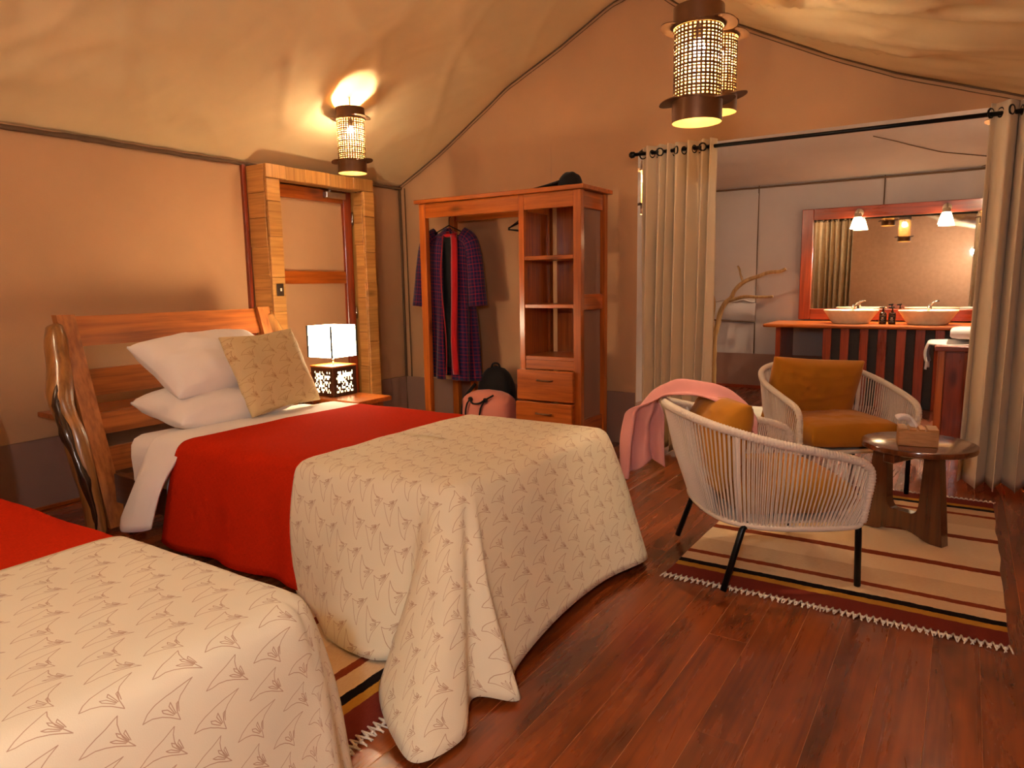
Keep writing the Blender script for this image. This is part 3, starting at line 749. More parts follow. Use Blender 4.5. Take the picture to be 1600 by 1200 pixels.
def drape(stations, spine, per=10, topz=TOPZ, lift=0.0, nt=(6, 22), puff=.012, seed=0, rect=None):
    """stations: (Tx,Ty, ox,oy, flat_len, mid(xyz), hem(xyz)); spine(T)->xy. Returns MB of one cloth with uv in metres."""
    rows = []
    arr = catmull([list(s[:5]) + list(s[5]) + list(s[6]) for s in stations], per)
    grid_p = []; grid_uv = []
    for r in arr:
        T = np.array(r[:2]); od = np.array(r[2:4]); od /= max(1e-6, np.linalg.norm(od)); Ln = r[4]; mid = np.array(r[5:8]); hem = np.array(r[8:11])
        C = np.array(spine(T))
        col = []; cuv = []
        inn = T - od * .075
        if rect: inn = np.array((min(T[0], rect[0] - .08), min(max(T[1], rect[1] + .08), rect[2] - .08)))
        def tz(p): return topz + lift + puff * (.5 + .5 * nz(p[0] * 2.2, p[1] * 2.2, seed)) + .004 * nz(p[0] * 7, p[1] * 7, seed + 1)
        for k in range(nt[0]):
            f = k / nt[0]; p = C * (1 - f) + inn * f; col.append((p[0], p[1], tz(p))); cuv.append(tuple(p))
        z1 = tz(inn)
        ctl = [(inn[0], inn[1], z1), (T[0] - od[0] * .018, T[1] - od[1] * .018, z1 - .012), (T[0] + od[0] * .012 + (mid[0] - T[0]) * .12, T[1] + od[1] * .012 + (mid[1] - T[1]) * .12, z1 - .065), tuple(mid), tuple(hem)]
        cc = catmull(ctl, nt[1] // 4)
        s_acc = 0; tot = sum(np.linalg.norm(cc[i + 1] - cc[i]) for i in range(len(cc) - 1)); Lf = .075 + Ln
        for i, p in enumerate(cc):
            if i: s_acc += np.linalg.norm(cc[i] - cc[i - 1])
            col.append((p[0], p[1], max(p[2], .006 + lift * .3))); q = inn + (T - inn if rect else od * .075) * min(1, s_acc / tot * Lf / .075) + od * max(0, s_acc / tot * Lf - .075); cuv.append(tuple(q))
        grid_p.append(col); grid_uv.append(cuv)
    mb = MB(); nu, nv = len(grid_p), len(grid_p[0])
    vs_ = [p for c in grid_p for p in c]; uv = [p for c in grid_uv for p in c]
    fs = [(i * nv + j, (i + 1) * nv + j, (i + 1) * nv + j + 1, i * nv + j + 1) for i in range(nu - 1) for j in range(nv - 1)]
    mb.add(vs_, fs, uv); return mb
def strip(x0, x1, yn, yf, ym, hemz, out, lift, seed, n=7, topz=TOPZ, headshift=0.0, farout=None, skew=0.0, rip=.012):
    """a cloth lying across the bed, hanging down both long sides"""
    stN = []; stF = []
    for k in range(n):
        f = k / (n - 1); x = x0 + (x1 - x0) * f
        w = rip * math.sin(k * 2.1 + seed); hx = x + headshift * (1 - f) + skew
        stN.append((x, yn, 0, -1, TOPZ - hemz, (x + .5 * (hx - x), yn - out * .6 - lift + w, .29), (hx, yn - out - lift + 1.5 * w, hemz)))
        stF.append((x, yf, 0, 1, TOPZ - hemz, (x, yf + out * .6 + lift + w, .29), (x, yf + out + lift + 1.5 * w, hemz)))
    a = drape(stN, lambda T: (T[0], ym), 8, topz, lift, seed=seed)
    b = drape(stF, lambda T: (T[0], ym), 8, topz, lift, seed=seed)
    b.f = [q[::-1] for q in b.f]
    a.add(b.v, b.f, b.uv); return a

def weld(o):
    bm = bmesh.new(); bm.from_mesh(o.data); bmesh.ops.remove_doubles(bm, verts=bm.verts, dist=.0004); bmesh.ops.recalc_face_normals(bm, faces=bm.faces); bm.to_mesh(o.data); bm.free(); return o

# -- far bed
make_bed_frame(0, 0, 'timber bed with live edge log posts and slatted raked headboard')
mattress(0, 0, 'white sheeted mattress of the far bed, bare corner by the log post')
# a white duvet turned down under the red blanket
YM = (BN + BFAR) / 2
mb = strip(-3.02, -1.45, BN + .004, BFAR - .004, YM, .07, .01, .004, 3, 9)
weld(tag(mb.build('duvet', WHITE, smooth=True, solid=.004), 'white duvet under the red blanket, hanging beside the log post', 'duvet'))
def fold_st():
    S = []
    for k, (xt, xm, ym_, zm, xh, yh, zh) in enumerate(((-3.12, -3.19, 1.70, .33, -3.27, 1.655, .145), (-3.07, -3.13, 1.665, .33, -3.22, 1.625, .105), (-3.00, -3.06, 1.655, .33, -3.13, 1.615, .115), (-2.93, -2.985, 1.665, .33, -3.045, 1.63, .13), (-2.88, -2.95, 1.68, .33, -3.01, 1.65, .14))):
        S.append((xt, BN, 0, -1, .42, (xm, ym_, zm), (xh, yh, zh)))
    return S
mb = drape(fold_st(), lambda T: (T[0] - .02, YM), 8, TOPZ, .018, seed=5)
S2 = [(s[0], BFAR, 0, 1, .2, (s[0], BFAR + .03, .4), (s[0], BFAR + .04, .3)) for s in fold_st()]
b = drape(S2, lambda T: (T[0] - .02, YM), 8, TOPZ, .018, seed=5); b.f = [q[::-1] for q in b.f]; mb.add(b.v, b.f, b.uv)
weld(tag(mb.build('sheet_fold', WHITE, smooth=True, solid=.012), 'turned-down white sheet band along the edge of the red blanket', 'sheet'))
mb = strip(-2.90, -2.0, BN - .004, BFAR + .004, YM, .05, .02, .022, 8, 9, headshift=-.16)
weld(tag(mb.build('red_blanket', REDC, smooth=True, solid=.004), 'plain red blanket across the middle of the far bed', 'blanket'))
ST = []
def st(T, od, ln, mid, hem): ST.append((T[0], T[1], od[0], od[1], ln, mid, hem))
n_ = BN - .004
st((-2.12, n_), (0, -1), .47, (-2.12, 1.695, .28), (-2.11, 1.70, .035))
st((-1.95, n_), (0, -1), .48, (-1.94, 1.672, .28), (-1.92, 1.62, .03))
st((-1.78, n_), (0, -1), .52, (-1.76, 1.64, .28), (-1.73, 1.52, .025))
st((-1.60, n_), (0, -1), .53, (-1.575, 1.65, .28), (-1.53, 1.50, .025))
st((-1.50, n_), (0, -1), .54, (-1.475, 1.665, .28), (-1.43, 1.545, .03))
st((-1.445, n_ + .002), (.12, -1), .56, (-1.43, 1.60, .27), (-1.42, 1.46, .05))
st((-1.42, n_ + .006), (.35, -1), .62, (-1.37, 1.535, .27), (-1.34, 1.345, .045))
st((-1.40, n_ + .012), (.6, -1), .68, (-1.29, 1.50, .26), (-1.20, 1.245, .03))
st((-1.385, n_ + .022), (1, -1), .76, (-1.215, 1.495, .25), (-1.085, 1.215, .010))
st((-1.372, n_ + .036), (1, -.75), .70, (-1.195, 1.56, .26), (-1.045, 1.355, .012))
st((-1.362, n_ + .055), (1, -.5), .64, (-1.225, 1.63, .27), (-1.115, 1.495, .03))
st((-1.355, n_ + .08), (1, -.3), .60, (-1.175, 1.665, .27), (-1.01, 1.575, .014))
st((-1.35, n_ + .115), (1, -.12), .56, (-1.21, 1.745, .27), (-1.085, 1.67, .035))
st((-1.345, n_ + .30), (1, 0), .53, (-1.235, 2.04, .28), (-1.125, 2.02, .05))
st((-1.34, n_ + .62), (1, 0), .53, (-1.225, 2.38, .28), (-1.13, 2.40, .04))
st((-1.34, BFAR - .14), (1, .0), .54, (-1.195, 2.72, .28), (-1.065, 2.66, .045))
st((-1.35, BFAR - .06), (1, .3), .60, (-1.23, 2.86, .27), (-1.13, 2.80, .03))
st((-1.375, BFAR - .01), (1, 1), .70, (-1.29, 2.95, .26), (-1.22, 2.95, .015))
st((-1.43, BFAR + .0), (.2, 1), .60, (-1.38, 2.97, .27), (-1.36, 3.0, .02))
st((-1.60, BFAR + .004), (0, 1), .52, (-1.6, 2.97, .28), (-1.6, 2.99, .03))
st((-2.12, BFAR + .004), (0, 1), .50, (-2.12, 2.965, .28), (-2.12, 2.98, .03))
mb = drape(ST, lambda T: (min(T[0], -1.85), YM), 9, TOPZ, .03, nt=(7, 28), seed=8, rect=(-1.335, BN, BFAR))
weld(tag(mb.build('bed_throw', CREAM, smooth=True, solid=.003), 'cream throw printed with lilies trailing to the floor at the far bed foot', 'throw'))
# pillows and cushion
mb = place(pillow_mesh(.70, .44, .19, 1), (-3.31, 2.24, .610), (0, 1, .02), (1, 0, -.16))
weld(tag(mb.build('pillow', WHITE, smooth=True), 'white pillow lying underneath, lower of the two stacked pillows', 'pillow', 'white pillows on the far bed'))
mb = place(pillow_mesh(.72, .46, .21, 6), (-3.40, 2.30, .815), (-.02, 1, .05), (1, 0, -.60))
weld(tag(mb.build('pillow', WHITE, smooth=True), 'plump white pillow on top, leaning against the slatted headboard', 'pillow', 'white pillows on the far bed'))
BLc, BRc, TRc, TLc = Vector((-3.06, 2.25, .565)), Vector((-3.17, 2.80, .575)), Vector((-3.29, 2.69, .955)), Vector((-3.26, 2.22, .935))
cc_ = (BLc + BRc + TRc + TLc) / 4
mb = place(pillow_mesh(.52, .45, .13, 12, pinch=.16), cc_ + Vector((.02, 0, 0)), (BRc - BLc) + (TRc - TLc), (TLc - BLc) + (TRc - BRc))
weld(tag(mb.build('cushion', CUSHM, smooth=True), 'square beige lily print cushion propped against the white pillows', 'cushion'))

# -- near bed
DX, DY = .19, -1.93
make_bed_frame(DX, DY, 'matching timber bed under the nearest covers, frame hidden')
mattress(DX, DY, 'mattress hidden under the covers of the nearest bed')
n2, f2 = BN + DY, BFAR + DY; ym2 = (n2 + f2) / 2
mb = strip(-3.0, -1.72, n2 - .002, f2 + .002, ym2, .07, .015, .012, 4, 9)
weld(tag(mb.build('red_blanket', REDC, smooth=True, solid=.004), 'red blanket at the left edge of the picture on the nearest bed', 'blanket'))
ST = []
ft = BFOOT + DX + .02
st((-1.92, f2 + .004), (0, 1), .46, (-1.92, f2 + .03, .28), (-1.91, f2 + .05, .09))
st((-1.6, f2 + .004), (0, 1), .46, (-1.6, f2 + .035, .28), (-1.59, f2 + .07, .09))
st((-1.330, f2 + .004), (0, 1), .46, (-1.310, f2 + .05, .28), (-1.300, f2 + .075, .09))
st((-1.235, f2 + .003), (.1, 1), .50, (-1.215, f2 + .065, .28), (-1.195, f2 + .09, .08))
st((-1.205, f2 - .005), (.5, 1), .58, (-1.165, f2 + .05, .28), (-1.145, f2 + .065, .05))
st((-1.185, f2 - .02), (1, 1), .66, (-1.140, f2 + .01, .28), (-1.125, f2 + .02, .03))
st((-1.172, f2 - .045), (1, .5), .58, (-1.115, f2 - .03, .28), (-1.080, f2 - .02, .03))
st((ft, f2 - .10), (1, .1), .52, (-1.115, f2 - .10, .28), (-1.080, f2 - .10, .05))
st((ft, f2 - .35), (1, 0), .50, (-1.100, f2 - .35, .28), (-1.070, f2 - .35, .05))
st((ft, f2 - .7), (1, 0), .50, (-1.105, f2 - .7, .28), (-1.050, f2 - .7, .05))
st((ft, n2 + .14), (1, 0), .52, (-1.090, n2 + .12, .28), (-1.030, n2 + .10, .05))
st((-1.175, n2 + .05), (1, -.4), .58, (-1.080, n2 - .0, .28), (-1.000, n2 - .04, .03))
st((-1.200, n2 + .005), (1, -1), .66, (-1.110, n2 - .09, .28), (-1.030, n2 - .16, .02))
st((-1.260, n2 - .002), (.2, -1), .52, (-1.240, n2 - .07, .28), (-1.220, n2 - .12, .05))
st((-1.6, n2 - .002), (0, -1), .48, (-1.6, n2 - .04, .28), (-1.6, n2 - .06, .07))
st((-1.92, n2 - .002), (0, -1), .48, (-1.92, n2 - .04, .28), (-1.92, n2 - .05, .07))
mb = drape(ST, lambda T: (min(T[0], -1.72), ym2), 9, TOPZ, .022, nt=(7, 28), seed=14, rect=(ft, n2, f2))
weld(tag(mb.build('bed_throw', CREAM, smooth=True, solid=.003), 'cream lily print throw covering the nearest bed at lower left', 'throw'))
mb = place(pillow_mesh(.70, .44, .19, 21), (-3.20, .25, .615), (0, 1, 0), (1, 0, -.1))
weld(tag(mb.build('pillow', WHITE, smooth=True), 'white pillow at the head of the nearest bed, outside the picture', 'pillow'))

# console plank behind the headboard and the night table with its lamp
t = thing('console_shelf', 'narrow plank shelf behind the far bed headboard', 'shelf', (-4.1, 2.3, 0))
MB().box((-4.24, 1.76, .525), (-3.93, 2.92, .552)).build('plank_top', ORANGEY, t)
for y_ in (1.95, 2.8): MB().box((-4.22, y_, 0), (-4.0, y_ + .03, .524)).build('support', ORANGE, t)
t = thing('night_table', 'small timber night table holding the cube lamp beyond the far bed', 'table', (-3.3, 3.12, 0))
MB().box((-3.60, 2.985, .49), (-3.03, 3.275, .518)).build('table_top', ORANGEX, t)
MB().box((-3.48, 3.06, .38), (-3.09, 3.235, .489)).build('apron', ORANGEX, t)
for x_ in (-3.495, -3.11):
    for y_ in (3.04, 3.21): MB().box((x_, y_, 0), (x_ + .035, y_ + .035, .489)).build('leg', ORANGE, t)
t = thing('table_lamp', 'bedside lamp with glowing square shade on a fretwork cube base', 'lamp', (-3.41, 3.15, .5185))
bx0, by0, s_ = -3.51, 3.05, .2
MB().box((bx0 + .012, by0 + .012, .525), (bx0 + s_ - .012, by0 + s_ - .012, .70), .002).build('glowing_liner', LANTERN, t)
MB().box((bx0 - .004, by0 - .004, .700), (bx0 + s_ + .004, by0 + s_ + .004, .712)).build('base_top', ORANGEX, t)
MB().box((bx0, by0, .519), (bx0 + s_, by0 + s_, .527)).build('base_bottom', DARKW, t)
for x_ in (bx0, bx0 + s_ - .018):
    for y_ in (by0, by0 + s_ - .018): MB().box((x_, y_, .527), (x_ + .018, y_ + .018, .70), .001).build('corner_post', DARKW, t)
rnd = random.Random(3)
for face in range(4):
    mb = MB(); n = 15; cs = (s_ - .036) / n
    for i in range(n):
        for j in range(14):
            z0 = .527 + .173 * j / 14; z1 = z0 + .173 / 14
            edge = i in (0, n - 1) or j in (0, 13, 12)
            if face in (1, 3): ray_ = min(abs((i - 4) - (13 - j) * .9 + 3), abs(j - 8 - .15 * i))
            else: ray_ = 9
            if edge or (rnd.random() < .56 and ray_ > .8):
                a = .018 + cs * i
                if face == 0: mb.box((bx0 + a, by0 + .001, z0), (bx0 + a + cs, by0 + .006, z1), 0)
                elif face == 1: mb.box((bx0 + s_ - .006, by0 + a, z0), (bx0 + s_ - .001, by0 + a + cs, z1), 0)
                elif face == 2: mb.box((bx0 + a, by0 + s_ - .006, z0), (bx0 + a + cs, by0 + s_ - .001, z1), 0)
                else: mb.box((bx0 + .001, by0 + a, z0), (bx0 + .006, by0 + a + cs, z1), 0)
    tag(mb.build('fretwork_panel', DARKW, t), kind='stuff')
MB().tube([(-3.41, 3.15, .712), (-3.41, 3.15, .77)], .006, 8).build('stem', CHROME, t, smooth=True)
MB().lathe([(.001, .757), (.032, .757), (.034, .762), (.001, .766)], 20, (-3.41, 3.15, 0)).build('shade_cup', CHROME, t, smooth='auto')
sh = []
for (a, b) in (((-3.517, 3.043), (-3.303, 3.043)), ((-3.303, 3.043), (-3.303, 3.257)), ((-3.303, 3.257), (-3.517, 3.257)), ((-3.517, 3.257), (-3.517, 3.043))):
    d = Vector((b[0] - a[0], b[1] - a[1], 0)).normalized(); nrm = Vector((-d.y, d.x, 0))
    p0 = Vector((a[0], a[1], .766)) + d * .005; p1 = Vector((b[0], b[1], .766)) - d * .005
    mb = MB(); q = [p0, p1, p1 + nrm * .004, p0 + nrm * .004]; top = [p + Vector((0, 0, .198)) for p in q]
    mb.add([tuple(p) for p in q + top], [(0, 1, 5, 4), (1, 2, 6, 5), (2, 3, 7, 6), (3, 0, 4, 7), (4, 5, 6, 7), (3, 2, 1, 0)])
    mb.build('shade_panel', SHADEM, t)
for (a, b) in ((-3.517, 3.043), (-3.303, 3.043), (-3.303, 3.257), (-3.517, 3.257)):
    MB().tube([(a, b, .764), (a, b, .966)], .0065, 8).build('shade_rib', BLACK, t)

# ------------------------------------------------------------------ open wardrobe
t = thing('wardrobe', 'open orange timber wardrobe with hanging bay, shelves and two drawers', 'wardrobe', (-2.93, 4.5, 0))
WF, WB, WX0, WX1, WM = 4.31, 4.73, -3.63, -2.215, -2.715
MB().box((WX0 - .03, WF - .025, 1.835), (WX1 + .03, WB + .02, 1.865)).build('top_board', ORANGEX, t)
def post(x0, x1, y0, y1, z1=1.834, nm='post', tilt=0):
    m = MB().box((x0, y0, 0), (x1, y1, z1))
    if tilt: m.v = [(v[0], v[1] + tilt * (1 - v[2] / z1), v[2]) for v in m.v]
    return m.build(nm, ORANGE, t)
post(WX0, WX0 + .06, WF, WF + .05); post(WX0, WX0 + .06, WB - .05, WB)
post(WM, WM + .045, WF, WF + .05); post(WX1 - .06, WX1, WF, WF + .05); post(WX1 - .06, WX1, WB - .05, WB)
post(WM + .1, WM + .26, WB - .04, WB, nm='back_plank'); post(WM, WM + .045, WB - .05, WB)
MB().box((WX0 + .06, WF + .004, 1.725), (WM, WF + .03, 1.833)).build('front_rail', ORANGEX, t)
MB().box((WM + .045, WF + .004, 1.725), (WX1 - .06, WF + .03, 1.833)).build('front_rail', ORANGEX, t)
MB().box((WX0 + .06, WB - .03, 1.725), (WM, WB - .004, 1.833)).build('rear_rail', ORANGEX, t)
for z in (1.375, 1.035, .665):
    MB().box((WM + .012, WF + .006, z), (WX1 - .062, WB - .052, z + .028)).build('shelf', ORANGEX, t)
for z0, z1 in ((1.72, 1.833), (1.02, 1.13), (.10, .24)):
    MB().box((WX1 - .045, WF + .051, z0), (WX1 - .015, WB - .051, z1)).build('side_rail', ORANGEY, t)
for z0, z1 in ((1.13, 1.72), (.24, 1.02)):
    MB().grid(lambda u, v: (WX1 - .034 + .004 * nz(u * 3, v * 3, 1), WF + .05 + (WB - WF - .1) * u, z0 + (z1 - z0) * v), 8, 8).build('canvas_panel', SKIRT, t, smooth=True)
MB().box((WM + .02, WF + .053, .12), (WM + .03, WB - .051, 1.72)).build('bay_divider', ORANGE, t)
MB().box((WM + .045, WF + .006, .597), (WX1 - .06, WF + .03, .664)).build('drawer_rail', ORANGEX, t)
for z0, z1, yo in ((.375, .595, .035), (.13, .365, .055)):
    d = MB().box((WM - .01, WF - yo, z0), (WX1 - .045, WF + .002 - .004, z1), .006).build('drawer', ORANGEX, t)
    zc = (z0 + z1) / 2 + .04; xc = (WM + WX1) / 2 - .02
    MB().tube(catmull([(xc - .06, WF - yo, zc), (xc - .05, WF - yo - .022, zc), (xc + .05, WF - yo - .022, zc), (xc + .06, WF - yo, zc)], 4), .006, 8).build('drawer_handle', BRONZE, d, smooth=True)
MB().box((WX0 + .06, WF + .02, .06), (WX1 - .06, WB - .052, .088)).build('bottom_board', DARKW, t)
MB().tube([(WX0 + .06, 4.52, 1.765), (WM, 4.52, 1.765)], .014, 12).build('hanging_rail', ORANGEX, t, smooth=True)
post(-3.44, -3.40, WB - .05, WB, .6, nm='stub_post')

# plaid robe on its hanger, turned towards the room
ang = math.radians(20); rx, ry = -3.50, 4.52
Rm_ = Matrix.Translation((rx, ry, 0)) @ Matrix.Rotation(ang, 4, 'Z')
t = thing('bathrobe', 'navy and red plaid dressing gown with red lining on the wardrobe rail', 'robe', (rx, ry, .44))
def robe_body(u, v):
    # u around (open in front), v down
    a = -PI / 2 + .10 * (1 - v * .5) * 2 + u * (2 * PI - .2 * 2 * (1 - v * .5)); z = 1.635 - 1.18 * v - .02 * math.cos(a)
    w = .02 + sstep(-.02, .10, v) * .15 + .045 * v; d = .03 + .05 * sstep(0, .2, v) + .03 * v
    fold = 1 + .16 * sstep(.15, .8, v) * math.sin(a * 7 + v * 2)
    z += .03 * (1 - sstep(0, .1, v)) * (1 - abs(math.cos(a)))
    return tuple(Rm_ @ Vector((w * math.cos(a) * fold, d * math.sin(a) * fold, z)))
MB().grid(robe_body, 64, 40, uvfn=lambda u, v: (u * 1.25, v * 1.15)).build('robe_body', PLAID, t, smooth=True, solid=.004)
for s in (-1, 1):
    P = catmull([(s * .10, .0, 1.605), (s * .17, .0, 1.55), (s * .205, -.01, 1.38), (s * .22, -.02, 1.2), (s * .235, -.03, 1.04)], 6)
    P = [tuple(Rm_ @ Vector(p)) for p in P]
    mb = MB().tube(P, list(np.linspace(.065, .082, len(P))), 20, cap=False, squash=.7)
    mb.uv = [(p[0] * .5, p[1] + .02) for p in mb.uv]
    for i, v in enumerate(mb.v): mb.v[i] = (v[0] + .006 * nz(v[0] * 25, v[1] * 25, v[2] * 9), v[1], v[2])
    mb.build('sleeve', PLAID, t, smooth=True, solid=.004)
for s, mat in ((1, REDF), (-1, REDF)):
    def lap(u, v, s=s):
        z = 1.60 - 1.10 * v; x = s * (.03 + .012 * math.sin(v * 6)) + s * (.05 if s > 0 else .010) * u + .02 * v; y = -.055 - .055 * sstep(0, .3, v) - .02 * v - .012 * math.sin(u * PI)
        return tuple(Rm_ @ Vector((x, y, z)))
    MB().grid(lap, 4, 24).build('lapel', mat, t, smooth=True, solid=.004)
MB().grid(lambda u, v: tuple(Rm_ @ Vector((-.06 + .12 * u, -.035 - .03 * v, 1.60 - 1.05 * v))), 2, 6).build('gap_shade', BLACKF, t, solid=.003)  # black panel put in as the shade inside the robe's open front
MB().tube([tuple(Rm_ @ Vector((.055 * math.cos(a), .03 * math.sin(a), 1.61 + .012 * math.sin(a)))) for a in np.linspace(0, 2 * PI, 20)], .017, 8).build('collar', REDF, t, smooth=True)
def hanger(name, label, x0, y0, z0, rz, wid=.2, group=None, pnt=None):
    h = thing(name, label, 'hanger', (x0, y0, z0), rz, group)
    P = [(0, 0, -.07), (0, 0, -.03)] + [(.018 * math.sin(a) , 0, -.012 + .022 - .022 * math.cos(a)) for a in np.linspace(.1, PI * 1.35, 9)]
    MB().tube(P, .0028, 6).build('hook', BLACK, h, smooth=True, world=False)
    MB().tube([(0, 0, -.07), (wid, 0, -.14), (wid * 1.0, 0, -.15), (-wid, 0, -.15), (-wid, 0, -.14), (0, 0, -.07)], .005, 6).build('hanger_frame', BLACK, h, smooth=True, world=False)
    return h
hanger('clothes_hanger', 'black hanger hook holding the plaid dressing gown', rx, ry, 1.749, ang, .14)
for k in range(4):
    hanger('clothes_hanger', 'empty black hanger bunched against the wardrobe shelves', -2.78 - .02 * k, 4.52, 1.749, PI / 2 + .12 * (k - 1.5), .19, 'empty hangers by the wardrobe shelves')
# bags
def bag_mesh(w, d, h, seed, sq=3.0, top=.55, nu=40, nv=20):
    def P(u, v):
        a = 2 * PI * u; f = v; z = h * f
        r = (abs(math.cos(a)) ** sq + abs(math.sin(a)) ** sq) ** (-1 / sq)
        k = (1 - max(0, (f - top) / (1 - top)) ** 2.4) ** .5 if f < 1 else 0
        k *= (.9 + .1 * sstep(0, .12, f)); g = 1 + .05 * nz(math.cos(a) * 2, math.sin(a) * 2, f * 4 + seed)
        return (w / 2 * r * k * g * math.cos(a), d / 2 * r * k * g * math.sin(a), z)
    m = MB(); m.grid(P, nu, nv); return m
t = thing('duffel_bag', 'dusty pink duffel bag with dark cord handles on the wardrobe floor', 'bag', (-3.09, 4.440, .0885))
m = bag_mesh(.46, .26, .31, 2, 2.6, .6); m.move((-3.09, 4.440, .089)).build('bag_body', PINKBAG, t, smooth=True)
for P in ([(-3.17, 4.298, .335), (-3.20, 4.296, .29), (-3.215, 4.298, .21), (-3.20, 4.305, .13)], [(-3.03, 4.298, .335), (-3.065, 4.296, .28), (-3.085, 4.298, .20), (-3.08, 4.305, .13)], [(-3.17, 4.298, .338), (-3.14, 4.292, .305), (-3.08, 4.292, .31), (-3.03, 4.298, .338), (-2.97, 4.330, .375)]):
    MB().tube(catmull(P, 6), .007, 8).build('handle', BLACKF, t, smooth=True)
for x_ in (-3.17, -3.03): MB().lathe([(.001, -.006), (.018, -.006), (.018, .006), (.001, .006)], 14, M=Matrix.Translation((x_, 4.305, .335)) @ Matrix.Rotation(PI / 2, 4, 'X')).build('strap_disc', BLACKF, t)
t = thing('backpack', 'black backpack slumped behind and above the pink duffel bag', 'bag', (-3.15, 4.655, .0885))
m = bag_mesh(.34, .19, .47, 5, 2.3, .45); m.move((-3.16, 4.655, .089)).build('bag_body', BLACKF, t, smooth=True)
MB().tube(catmull([(-3.20, 4.64, .53), (-3.18, 4.64, .575), (-3.13, 4.64, .575), (-3.11, 4.64, .53)], 5), .008, 8).build('grab_loop', BLACKF, t, smooth=True)
MB().tube(catmull([(-3.28, 4.53, .42), (-3.33, 4.44, .30), (-3.34, 4.42, .14)], 6), .014, 8, squash=.4).build('shoulder_strap', BLACKF, t, smooth=True)
# cap on top of the wardrobe
t = thing('cap', 'black cap lying on top of the wardrobe', 'cap', (-2.42, 4.42, 1.8655))
m = MB().grid(lambda u, v: (-2.345 + .085 * math.cos(2 * PI * u) * math.cos(v * PI / 2) ** .8, 4.40 + .09 * math.sin(2 * PI * u) * math.cos(v * PI / 2) ** .8, 1.867 + .095 * math.sin(v * PI / 2) + .01 * nz(u * 5, v * 3)), 28, 10)
m.build('crown', BLACKF, t, smooth=True)
m = MB().grid(lambda u, v: (-2.40 - .22 * v, 4.40 + (u - .5) * (.17 - .05 * v * v), 1.872 + .03 * (1 - v) * (1 - (2 * u - 1) ** 2) + .02 * (1 - v)), 12, 10)
m.build('brim', BLACKF, t, smooth=True, solid=.006)

# ------------------------------------------------------------------ curtains and rod
t = thing('curtain_rod', 'thin black curtain rod spanning the bathroom opening', 'rod', (-.7, 4.72, 2.0))
MB().tube([(-2.02, 4.72, 2.088), (-.7, 4.72, 2.076), (XR, 4.72, 2.072)], .0125, 12).build('rod', BLACK, t, smooth=True)
MB().lathe([(.001, -.03), (.02, -.022), (.024, 0), (.014, .014)], 14, M=Matrix.Translation((-2.03, 4.72, 2.088)) @ Matrix.Rotation(-PI / 2, 4, 'Y')).build('finial', BLACK, t, smooth=True)
for x_ in (-1.99, .5):
    MB().tube([(x_, 4.72, 2.083), (x_, YB + .01, 2.15)], .008, 8).build('bracket', BLACK, t, smooth=True)
def curtain(name, label, x0, x1, b0, b1, nf, seed, ztop=2.132, zbot=.03, amp=(.035, .075)):
    t = thing(name, label, 'curtain', ((x0 + x1) / 2, 4.72, 0), 0, 'beige curtains at the bathroom opening')
    def P(u, v):
        xx = (x0 + (x1 - x0) * u) * (1 - v) + (b0 + (b1 - b0) * u) * v
        ph = 2 * PI * nf * (u + .022 * math.sin(u * 11 + seed) + .012 * math.sin(u * 23 + seed * 2)) ; a = amp[0] + (amp[1] - amp[0]) * v ** .8
        yy = 4.72 + a * math.sin(ph) * (1 + .35 * nz(u * 5, v * 1.2, seed)) + .012 * nz(u * 14, v * 2.5, seed)
        xx += .35 * a * math.sin(2 * ph) * (.4 + v * .6) * .35 + .01 * nz(u * 9, v * 2, seed + 4) * v
        return (xx, yy, ztop - (ztop - zbot - .01 * math.sin(ph)) * v)
    MB().grid(P, nf * 18, 36, uvfn=lambda u, v: (u * 2, v * 2)).build('curtain_cloth', CURT, t, smooth=True, solid=.003)
    for k in range(nf * 2):
        u = (k + .02) / (nf * 2); p = P(u, (ztop - 2.08) / (ztop - zbot))
        s = (P(u + .006, .03)[0] - P(u - .006, .03)[0], P(u + .006, .03)[1] - P(u - .006, .03)[1])
        nrm = Vector((-s[1], s[0], 0)).normalized(); e1 = Vector((nrm.y, -nrm.x, 0)); e2 = Vector((0, 0, 1))
        ring = [Vector((p[0], p[1], 2.08)) + (e1 * math.cos(a) + e2 * math.sin(a)) * .024 for a in np.linspace(0, 2 * PI, 19)]
        MB().tube(ring, .0055, 6, cap=False).build('grommet', BLACK, t, smooth=True)
    return t
curtain('curtain', 'beige eyelet curtain drawn to the left beside the wardrobe', -1.955, -1.44, -1.955, -1.455, 7, 2)
curtain('curtain', 'beige eyelet curtain drawn to the right at the picture edge', .048, XR - .03, .02, XR - .03, 5, 9, amp=(.04, .10))

